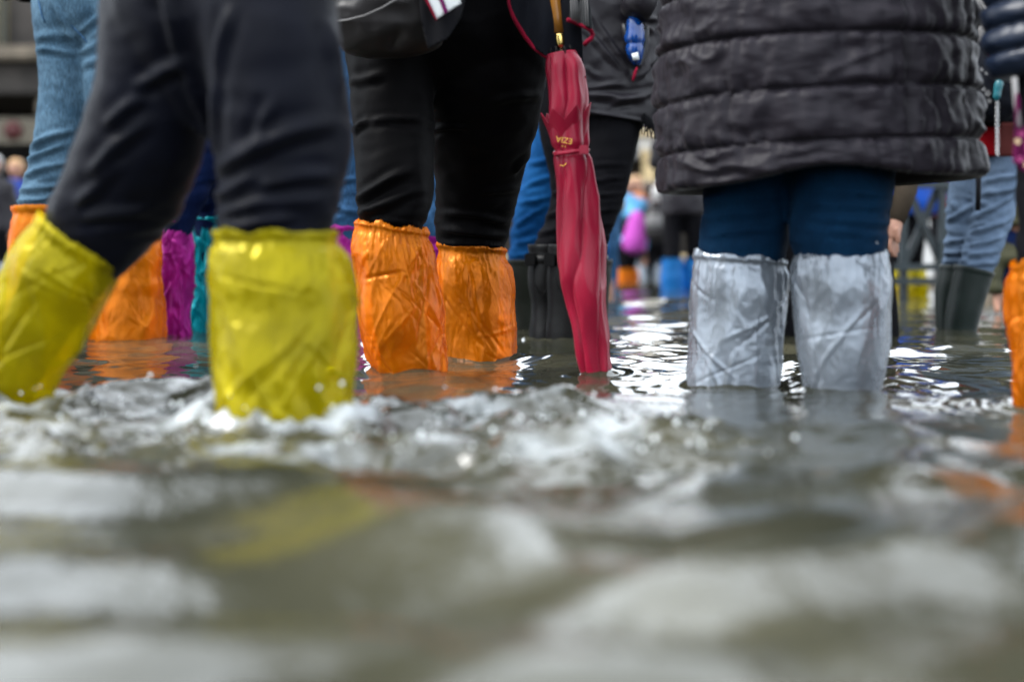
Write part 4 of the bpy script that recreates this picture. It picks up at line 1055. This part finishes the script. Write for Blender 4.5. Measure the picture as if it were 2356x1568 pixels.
boot(pK, down([ring(2166, 608, 2236, 612, 5.25, 1.1), hr(650, 2154, 2234, 5.25, 1.1), hr(700, 2152, 2228, 5.25, 1.1), hr(762, 2156, 2222, 5.25, 1.1)], 5.25), M['rubber_g'], 3, amp=.002)
boot(pK, down([ring(2198, 608, 2284, 628, 5.14, 1.1), ring(2192, 640, 2276, 655, 5.14, 1.1), hr(700, 2180, 2262, 5.14, 1.1), hr(764, 2175, 2246, 5.14, 1.1)], 5.14), M['rubber_g'], 4, amp=.002)
bt = S(2262, 650, 5.04)
o, _ = sheet('boot_badge', [(2246, 640), (2262, 644), (2262, 656), (2246, 652)], 5.075, M['leather'], pK, wave=0, thick=.004, step=30)
# red top showing below a dark jacket
rk_ = [hr(230, 2196, 2350, 5.2, .66), hr(290, 2192, 2354, 5.2, .68), hr(362, 2194, 2354, 5.2, .70)]
loft_obj('red_top', rk_, 30, 60, M['red'], pK)
sheet('maroon_panel', [(2303, 282), (2345, 282), (2345, 360), (2296, 361)], 5.03, M['maroon'], pK, wave=.004, thick=.004, step=10)
jacket(pK, 1.74, 5.2, .74, 1.5, M['jacket_b'], .135, .13, seed=13, sh=.17)
body(pK, 1.74, 5.2, .7, 1.5, [lk, rk], face=-1, arms=False)
kb_ = empty('shoulder_bag', tuple(S(2290, 290, 5.0)), 'dark shoulder bag with keyring, chain and pale flower prints, above the red top', 'bag')
G, t = loft([hr(95, 2262, 2320, 4.96, .5), hr(130, 2248, 2335, 4.95, .5), hr(200, 2244, 2342, 4.94, .5), hr(255, 2252, 2335, 4.95, .48), hr(280, 2270, 2315, 4.97, .3)], 50, 60, .8)
mk('bag', G + .004 * noise(G * 30, 6)[..., None], grid_faces(50, 60), M['knit'], kb_)
tube('strap', [S(2262, 100, 4.95), S(2258, 60, 4.98), S(2250, 20, 5.03), S(2238, -60, 5.1)], .016, M['grey'], kb_, 8)
tube('strap', [S(2330, 130, 4.95), S(2300, 60, 4.95), S(2262, -10, 5.0)], .02, M['grey'], kb_, 8)
bx = S(2264, 50, 4.93); box('buckle', bx[0] - .02, bx[0] + .025, bx[1] - .012, bx[1] + .006, bx[2] - .012, bx[2] + .012, M['grey'], kb_, .003)
def flower(parent, x, y, Y, r, mat):
    P = S(x, y, Y); Vs, Fs = [], []
    for k in range(5):
        a0 = k * 2 * math.pi / 5
        b = len(Vs); Vs.append(P)
        for da, rr in ((-.5, .7), (-.25, 1), (.25, 1), (.5, .7)):
            Vs.append(P + np.array((r * rr * math.cos(a0 + da), -.001, r * rr * math.sin(a0 + da))))
        Fs.append([b, b + 1, b + 2, b + 3, b + 4])
    return mk('printed_flower', Vs, Fs, mat, parent, smooth=False)
for x, y, r in ((2262, 205, .009), (2272, 215, .012), (2276, 232, .009), (2258, 160, .008), (2270, 168, .008)):
    flower(kb_, x, y, 4.895, r, M['grey'])
G, t = loft([hr(178, 2296, 2304, 4.88), hr(188, 2290, 2308, 4.88), hr(210, 2286, 2304, 4.88), hr(226, 2286, 2300, 4.88), hr(232, 2290, 2296, 4.88)], 24, 24)
mk('key_pouch', G, grid_faces(24, 24), M['tealp'], kb_)
tube('lanyard_loop', [S(2284, 135, 4.9), S(2276, 120, 4.9), S(2283, 108, 4.9), S(2290, 118, 4.9), S(2288, 140, 4.9)], .006, M['trim'], kb_, 8)
for k in range(26):
    y = 232 + k * 4.9
    c = S(2294 + (1.6 if k % 2 else -1.6), y, 4.9)
    a = np.linspace(0, 2 * math.pi, 9)
    pts = [c + np.array((.0042 * math.cos(q_), .002 * math.sin(q_) if k % 2 else -.002 * math.sin(q_), .0062 * math.sin(q_))) for q_ in a]
    tube('chain_link', pts, .0013, M['chrome'], kb_, 5)
tube('hanging_strap', [S(2251, 385, 4.9), S(2251, 430, 4.9), S(2250, 484, 4.9)], .0095, M['webbing'], kb_, 4)

# ------------------------------------------------------------------ person at the right edge: navy puffer, orange covers
pL = person_base(1.0, 2.7, 'person at the right edge in navy quilted jacket, dark trousers and orange covers')
ll = [hr(60, 2332, 2500, 2.72), hr(190, 2334, 2500, 2.72), hr(400, 2341, 2488, 2.7), hr(520, 2346, 2470, 2.68), hr(600, 2342, 2452, 2.67), hr(750, 2348, 2440, 2.66), hr(935, 2352, 2440, 2.65)]
lr = [hr(60, 2500, 2680, 2.75), hr(300, 2500, 2670, 2.75), hr(600, 2510, 2640, 2.75), hr(930, 2530, 2630, 2.75)]
hl = [hr(-250, 2380, 2640, 2.74, .62), hr(-80, 2345, 2680, 2.74, .62), hr(80, 2338, 2684, 2.74, .6), hr(180, 2360, 2660, 2.74, .4)]
ll, lr = down(ll, 2.65), down(lr, 2.75)
trousers(pL, [hl, ll, lr], M['blackjean'], 2.65, [(2345, 420, 2360, 400, 6, .006)], bunch=[(400, 600, .005)], seed=97)
shoe_cover(pL, down([hr(598, 2330, 2462, 2.67), hr(608, 2322, 2468, 2.67), hr(630, 2318, 2468, 2.67), hr(700, 2312, 2475, 2.67), hr(790, 2314, 2475, 2.66), hr(870, 2321, 2470, 2.65), hr(940, 2326, 2462, 2.65)], 2.65), M['orange'], seed=16, nz=130, seg=140, crumple=1.1, lines=40)
shoe_cover(pL, down([hr(598, 2500, 2650, 2.75), hr(630, 2490, 2655, 2.75), hr(800, 2495, 2655, 2.75), hr(930, 2510, 2640, 2.75)], 2.75), M['orange'], seed=17, nz=80, seg=90)
def puffer(person, keys, bands, mat, seed, name, n=150, seg=130, puff=.02):
    G, t = loft(keys, n, seg)
    s = np.linspace(0, bands, n)[:, None] + .12 * np.sin(t * 2 + seed)[None]
    w = 1 - np.abs(2 * (s % 1) - 1) ** 2.2
    Nn = G - G.mean(1, keepdims=True); Nn /= np.linalg.norm(Nn, axis=-1, keepdims=True)
    d = puff * w ** .7 + .005 * w * fbm(G * np.array((14, 14, 22)), 3, seed) + .005 * np.exp(-np.minimum(s % 1, 1 - s % 1) / .15) * ridge(np.stack([t[None] * 12 + 0 * s, G[..., 2] * 5, np.floor(s) * 3.1], -1), seed)
    return mk(name, G + Nn * d[..., None], grid_faces(n, seg), mat, person)
puffer(pL, [hr(-560, 2400, 2600, 2.72, .55), hr(-420, 2340, 2680, 2.72, .6), hr(-200, 2310, 2715, 2.72, .62), hr(-50, 2292, 2725, 2.71, .62), hr(60, 2284, 2730, 2.7, .62), hr(130, 2288, 2728, 2.7, .62), hr(178, 2305, 2710, 2.7, .58)], 13, M['puffer_n'], 5, 'quilted_jacket', n=240, seg=170)
jacket(pL, 1.12, 2.74, .95, 1.55, M['puffer_n'], .2, .15, seed=18, puff=.008, name='jacket_top')
body(pL, 1.12, 2.74, .7, 1.55, [ll, lr], arms=False, face=-1)
sc_, fsx = sheet('scarf_end', [(2338, 215), (2346, 225), (2352, 290), (2372, 300), (2372, 398), (2352, 392), (2330, 374), (2334, 320), (2336, 262)], 2.52, M['floral'], pL, wave=.012, thick=.004, seed=12)
for x, y, c in ((2350, 308, 'pinkc'), (2341, 325, 'stone_y'), (2346, 366, 'pinkc'), (2366, 340, 'pinkc'), (2362, 378, 'stone_y')):
    flower(pL, x, y, 2.498, .006, M[c])
tube('lanyard', [S(2334, 180, 2.55), S(2338, 240, 2.53), S(2346, 292, 2.51)], [.0055, .005, .003], M['grey'], pL, 8)

# ------------------------------------------------------------------ people farther off
def crowd(label, xpx, Y, Ht, legm, coverm, jm, hair='hairb', face=1, cover_h=.42, wide=1.0, hemk=.46, puff=0, bent=False, group='people in the distance', seed=0, stance=.10):
    x = (xpx - CX) / F * Y
    p = person_base(x, Y, label, group)
    top = GZ + Ht; k = Ht / 1.7; hip = GZ + .49 * Ht
    legs = []
    for s in (-1, 1):
        xl = x + s * stance * k
        legs.append([wr(x + s*.085*k, Y, hip + .04, .095*k*wide, .11*k), wr(xl, Y, hip - .18*k, .085*k*wide, .09*k), wr(xl, Y + s*.03, GZ + .48*k, .065*k, .07*k), wr(xl, Y + s*.04, GZ + .12, .05*k, .055*k), wr(xl, Y + s*.04 + face*-.04, GZ + .03, .05*k, .11*k), wr(xl, Y + s*.04 + face*-.04, GZ + .004, .05*k, .11*k)])
    hipk = [wr(x, Y, hip + .22*k, .15*k, .1*k), wr(x, Y, hip + .1*k, .17*k*wide, .12*k), wr(x, Y, hip - .02*k, .175*k*wide, .12*k), wr(x, Y, hip - .08*k, .14*k, .08*k)]
    trousers(p, [hipk] + legs, legm, Y, voxel=.02, amp=.008, seed=seed, seg=20)
    if coverm:
        for s in (-1, 1):
            xl = x + s * stance * k; z1 = GZ + cover_h * k
            shoe_cover(p, [wr(xl, Y + s*.03, z1, .085*k, .09*k), wr(xl, Y + s*.03, z1 - .04, .085*k, .09*k), wr(xl, Y + s*.04, z1 - .15, .10*k, .105*k), wr(xl, Y + s*.04, .02, .095*k, .1*k), wr(xl, Y + s*.04, GZ + .01, .07*k, .13*k)], coverm, seed=seed + (s > 0), nz=40, seg=50, lines=14)
    jacket(p, x, Y, GZ + hemk * Ht, top, jm, .215*k*wide, .15*k, voxel=.022, sh=.185*k, seed=seed, puff=puff, bent=bent)
    body(p, x, Y, hip, top, [l[:4] for l in legs], voxel=.026, sh=.185*k, hair=hair, face=face, bent=bent)
    return p
crowd('distant person in pale blue top and orange shoe covers carrying a pink bag', 1444, 15.0, 1.27, M['blackjean'], M['orange'], M['sky_c'], 'hairo', face=-1, seed=1, stance=.07)
crowd('distant person in dark clothes wearing a small grey backpack, seen from behind', 1512, 15.0, 1.16, M['blackjean'], None, M['jacket_b'], 'hairg', face=1, seed=2, stance=.11)
crowd('person in dark jacket and bright blue shoe covers, left of the silver covers', 1573, 10.8, 1.66, M['blackjean'], M['bluef'], M['jacket'], face=1, seed=3, cover_h=.45, stance=.09, wide=.85, bent=True)
crowd('person in blue jeans and pale grey jacket just right of the umbrella', 1384, 9.8, 1.65, M['denim_m'], None, M['grey'], face=1, seed=4, stance=.06, wide=.8, bent=True)
crowd('distant fair-haired person in orange top above the pink bag', 1464, 18.5, 1.46, M['blackjean'], None, cloth('apricot_cloth', (.6, .22, .1)), 'hairo', face=-1, seed=5)
crowd('distant dark-haired person in brown coat behind the grey backpack', 1492, 17.2, 1.33, M['blackjean'], M['silver'], M['maroon'], 'hairb', face=1, seed=6)
crowd('distant person in pale coat beside the quilted coat hem', 1524, 19.0, 1.44, M['denim_n'], M['silver'], M['grey'], 'hairg', face=-1, seed=7)
crowd('distant person in white top between the fair-haired and dark-haired ones', 1478, 20.5, 1.45, M['denim_l'], M['silver'], M['white'], 'hairo', face=-1, seed=21)
crowd('distant person in pink top at the left of the far group', 1440, 21.0, 1.50, M['blackjean'], M['bluef'], M['pinkc'], 'hairb', face=-1, seed=22)
crowd('distant person in pale stone coat walking beyond the grey backpack', 1508, 23.0, 1.55, M['denim_n'], M['orange'], M['tan'], 'hairb', face=1, seed=23)
crowd('distant person in royal blue top by the left edge', 36, 16.0, 1.52, M['blackjean'], M['orange'], M['bluetop'], 'hairo', face=-1, seed=8)
crowd('distant person in black coat, head just above the royal blue top', 42, 18.5, 1.68, M['blackjean'], None, M['jacket_b'], 'hairb', face=-1, seed=9)
crowd('distant person in dark coat at the very left edge', -14, 15.0, 1.5, M['blackjean'], M['silver'], M['jacket'], 'hairg', face=-1, seed=10)
crowd('person in cobalt blue rain jacket and yellow shoe covers behind the railing', 2082, 8.95, 1.62, M['blackjean'], M['yellow'], M['blue'], face=1, seed=11, stance=.06, hemk=.44)
crowd('person in red jacket and black trousers behind the railing, half hidden by green boots', 2192, 11.2, 1.66, M['blackjean'], None, M['red'], face=1, seed=12)
crowd('child in olive quilted coat and navy trousers beside the orange cover at right', 2352, 6.7, 1.02, M['denim_n'], None, M['olive'], face=1, seed=13, puff=.014, hemk=.42, wide=1.4)
# pink bag and grey backpack carried by far people
pb = tag(loft_obj('pink_bag', [hr(485, 1456, 1474, 13.9, .8), hr(500, 1448, 1482, 13.9, .8), hr(530, 1438, 1488, 13.9, .8), hr(560, 1432, 1488, 13.9, .8), hr(580, 1442, 1480, 13.9, .7), hr(586, 1455, 1468, 13.9, .5)], 40, 40, M['purple'], None), 'bright violet pink cloth bag hanging from a distant person', 'bag')
gb = empty('small_backpack', tuple(S(1512, 545, 13.75)), 'small grey backpack with pale band on a distant person', 'backpack')
loft_obj('bag', [hr(478, 1496, 1528, 13.75, .6), hr(492, 1486, 1536, 13.75, .6), hr(520, 1484, 1540, 13.75, .6), hr(545, 1486, 1538, 13.75, .6), hr(556, 1496, 1528, 13.75, .5)], 40, 40, M['bag'], gb)
loft_obj('pale_band', [hr(494, 1488, 1536, 13.72, .6), hr(502, 1486, 1538, 13.72, .6), hr(518, 1486, 1538, 13.72, .6), hr(524, 1490, 1534, 13.72, .6)], 16, 40, M['grey'], gb)
for s in (-1, 1):
    tube('strap', [S(1512 + s * 14, 480, 13.75), S(1512 + s * 17, 468, 13.85), S(1512 + s * 14, 462, 13.95)], .02, M['bag'], gb, 6)

# ------------------------------------------------------------------ railing and hoarding at right
rl = empty('metal_railing', (2.3, 8.3, GZ), 'dark steel railing with crossed braces in front of the white hoarding', 'railing')
RY = 8.3
def bar(name, x0, y0, x1, y1, w, mat, parent, Y):
    a, b = S(x0, y0, Y), S(x1, y1, Y)
    d = (b - a) / np.linalg.norm(b - a); n = np.array((-d[2], 0, d[0])) * w / 2
    V = [p + s * n + (0, dy, 0) for p in (a, b) for s in (-1, 1) for dy in (-w * .4, w * .4)]
    return mk(name, V, [[0,1,3,2],[4,6,7,5],[0,4,5,1],[2,3,7,6],[0,2,6,4],[1,5,7,3]], mat, parent, smooth=False)
for x in (2078, 2168, 2330, 2492):
    p_ = S(x, 0, RY); box('post', p_[0] - .022, p_[0] + .022, RY - .022, RY + .022, GZ, .74, M['steel'], rl, .003)
for y, w in ((614, .04), (647, .038), (425, .04)):
    bar('rail', 2040, y, 2500, y, w, M['steel'], rl, RY - .03)
for xa, xb in ((2078, 2168), (2168, 2330), (2330, 2492)):
    bar('brace', xa + 4, 418, xb - 4, 606, .04, M['steel'], rl, RY + .03)
    bar('brace', xb - 4, 418, xa + 4, 606, .04, M['steel'], rl, RY + .055)
hb_ = empty('hoarding', (6.0, 12.2, GZ), 'white corrugated sheet hoarding behind the railing', 'hoarding')
for k in range(9):
    x0 = 2.45 + k * 1.02
    xx = np.linspace(x0, x0 + 1.0, 81)
    prof = 12.2 + .012 * np.clip(np.sin((xx - x0) / .0625 * 2 * math.pi) * 2, -1, 1) + (k % 2) * .012
    V = np.concatenate([np.stack([xx, prof, 0 * xx + .06], -1), np.stack([xx, prof, 0 * xx + 2.35], -1)])
    Fs = [[i, i + 1, i + 82, i + 81] for i in range(80)]
    o = mk('panel', V, Fs, M['hoard'], hb_, smooth=False)
    mm = o.modifiers.new('t', 'SOLIDIFY'); mm.thickness = .003
    box('post', x0 - .03, x0 + .03, 12.24, 12.3, GZ, 2.4, M['steel'], hb_, .004)
box('plinth', 2.4, 11.7, 12.12, 12.36, GZ, .07, M['stone_b'], hb_, .01)
tag(box('stone_step', S(2286, 0, 8.0)[0], S(2286, 0, 8.0)[0] + 2.6, 8.05, 8.9, GZ, S(0, 660, 8.0)[2], M['stone_b'], None, .015), 'low beige stone step rising from the water at right', 'step')

# ------------------------------------------------------------------ buildings
def arcade(label, x0, Y, bays, bw, storeys, m_wall, m_col, m_dark, colr=.32, z1=4.2, arch=True):
    b = empty('arcaded_building', (x0 + bays * bw / 2, Y, GZ), label, 'building')
    x1 = x0 + bays * bw
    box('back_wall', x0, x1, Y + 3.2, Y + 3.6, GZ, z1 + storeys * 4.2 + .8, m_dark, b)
    box('stylobate', x0 - .3, x1 + .3, Y - .7, Y + 3.2, GZ, .10, m_col, b)
    for k in range(bays + 1):
        xc = x0 + k * bw
        c = loft_obj('column', [wr(xc, Y, z1 - .35, colr * .86, colr * .86), wr(xc, Y, z1 * .5, colr, colr), wr(xc, Y, .5, colr, colr), wr(xc, Y, .104, colr * 1.02, colr * 1.02)], 12, 20, m_col, b)
        box('capital', xc - colr * 1.3, xc + colr * 1.3, Y - colr * 1.3, Y + colr * 1.3, z1 - .34, z1, m_col, c if False else b, .04)
        box('column_base', xc - colr * 1.25, xc + colr * 1.25, Y - colr * 1.25, Y + colr * 1.25, .102, .38, m_col, b, .04)
    box('frieze', x0 - .3, x1 + .3, Y - .45, Y + 3.19, z1 + .004, z1 + .55, m_wall, b, .03)
    box('cornice', x0 - .5, x1 + .5, Y - .8, Y + 3.18, z1 + .554, z1 + .80, m_col, b, .05)
    for s_ in range(storeys):
        zb = z1 + .80 + s_ * 4.2
        for k in range(bays):
            xa = x0 + k * bw; hw_ = bw * .26
            box('pier', xa - bw * .24, xa + bw * .24, Y - .25, Y + .4, zb + .004, zb + 3.6, m_wall, b, .02)
            w_ = box('window', xa + bw / 2 - hw_ + .01, xa + bw / 2 + hw_ - .01, Y + .3, Y + .36, zb + .05, zb + 3.3, M['glass'], b)
            for sgn in (-1, 1):
                xs_ = xa + bw / 2 + sgn * hw_ * .62
                box('shutter', xs_ - hw_ * .36, xs_ + hw_ * .36, Y + .16, Y + .22, zb + .06, zb + 3.1, M['shutter'] if (k + s_) % 2 else M['olivewood'], w_, .01)
        box('pier', x1 - bw * .24, x1 + bw * .24, Y - .25, Y + .4, zb + .004, zb + 3.6, m_wall, b, .02)
        box('cornice', x0 - .4, x1 + .4, Y - .6, Y + 3.17, zb + 3.604, zb + 4.2 - .004, m_col, b, .05)
        for k in range(bays):
            xa = x0 + k * bw + bw * .25
            for j in range(8):
                xb = xa + j * bw * .5 / 7
                box('baluster', xb - .03, xb + .03, Y - .42, Y - .36, zb + .004, zb + .95, M['steel'], b)
            box('handrail', xa - .1, xa + bw * .5 + .1, Y - .43, Y - .35, zb + .954, zb + 1.03, M['steel'], b)
    return b
bl_ = arcade('arcaded building coloured dark for its shade, with shutters and balcony at the left edge', -24.0, 25, 6, 3.2, 2, M['stone_d'], M['stone_b'], M['dark'], .22, 3.0)
sg = empty('hanging_sign', (-9.2, 24.6, 2.2), 'weathered shop sign board with red roundel under the dark arcade', 'sign')
box('board', -11.0, -7.9, 24.6, 24.66, 2.15, 2.6, M['signc'], sg, .01)
V, Fc = tubegeo([(-8.62, 24.59, 2.38), (-8.62, 24.56, 2.38)], .16, 20); mk('roundel', V, Fc, M['signr'], sg)
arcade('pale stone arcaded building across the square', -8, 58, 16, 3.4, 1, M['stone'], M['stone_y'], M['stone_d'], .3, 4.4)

# ------------------------------------------------------------------ spray thrown up by the stride
def spray():
    bm = bmesh.new(); bmesh.ops.create_icosphere(bm, subdivisions=1, radius=1)
    V0 = np.array([v.co[:] for v in bm.verts]); F0 = np.array([[v.index for v in f.verts] for f in bm.faces]); bm.free()
    r = np.random.default_rng(19)
    C, Rd = [], []
    while len(C) < 260:
        cx, cy, sx, sy, a = SPL[r.integers(len(SPL))]
        x, y = r.normal(cx, sx * .5), r.normal(cy, sy * .5)
        h = abs(r.exponential(.018)) * a
        C.append((x, y, h + .02)); Rd.append(.0012 + r.exponential(.0011))
    for k in range(100):            # crown round the planted leg
        an = r.uniform(0, 2 * math.pi); q_ = r.normal(1.12, .12)
        C.append((-.378 + .125 * q_ * math.cos(an), 2.30 + .11 * q_ * math.sin(an), .02 + abs(r.exponential(.018)))); Rd.append(.0012 + r.exponential(.0013))
    C = np.array(C); Rd = np.minimum(np.array(Rd), .0045)
    V = C[:, None] + V0[None] * Rd[:, None, None]
    Fq = (F0[None] + (np.arange(len(C)) * len(V0))[:, None, None]).reshape(-1, 3)
    o = mk('water_spray', V, Fq, M['drop'])
    o['kind'] = 'stuff'; o['label'] = 'white spray and drops thrown up round the yellow shoe covers'; o['category'] = 'spray'
spray()
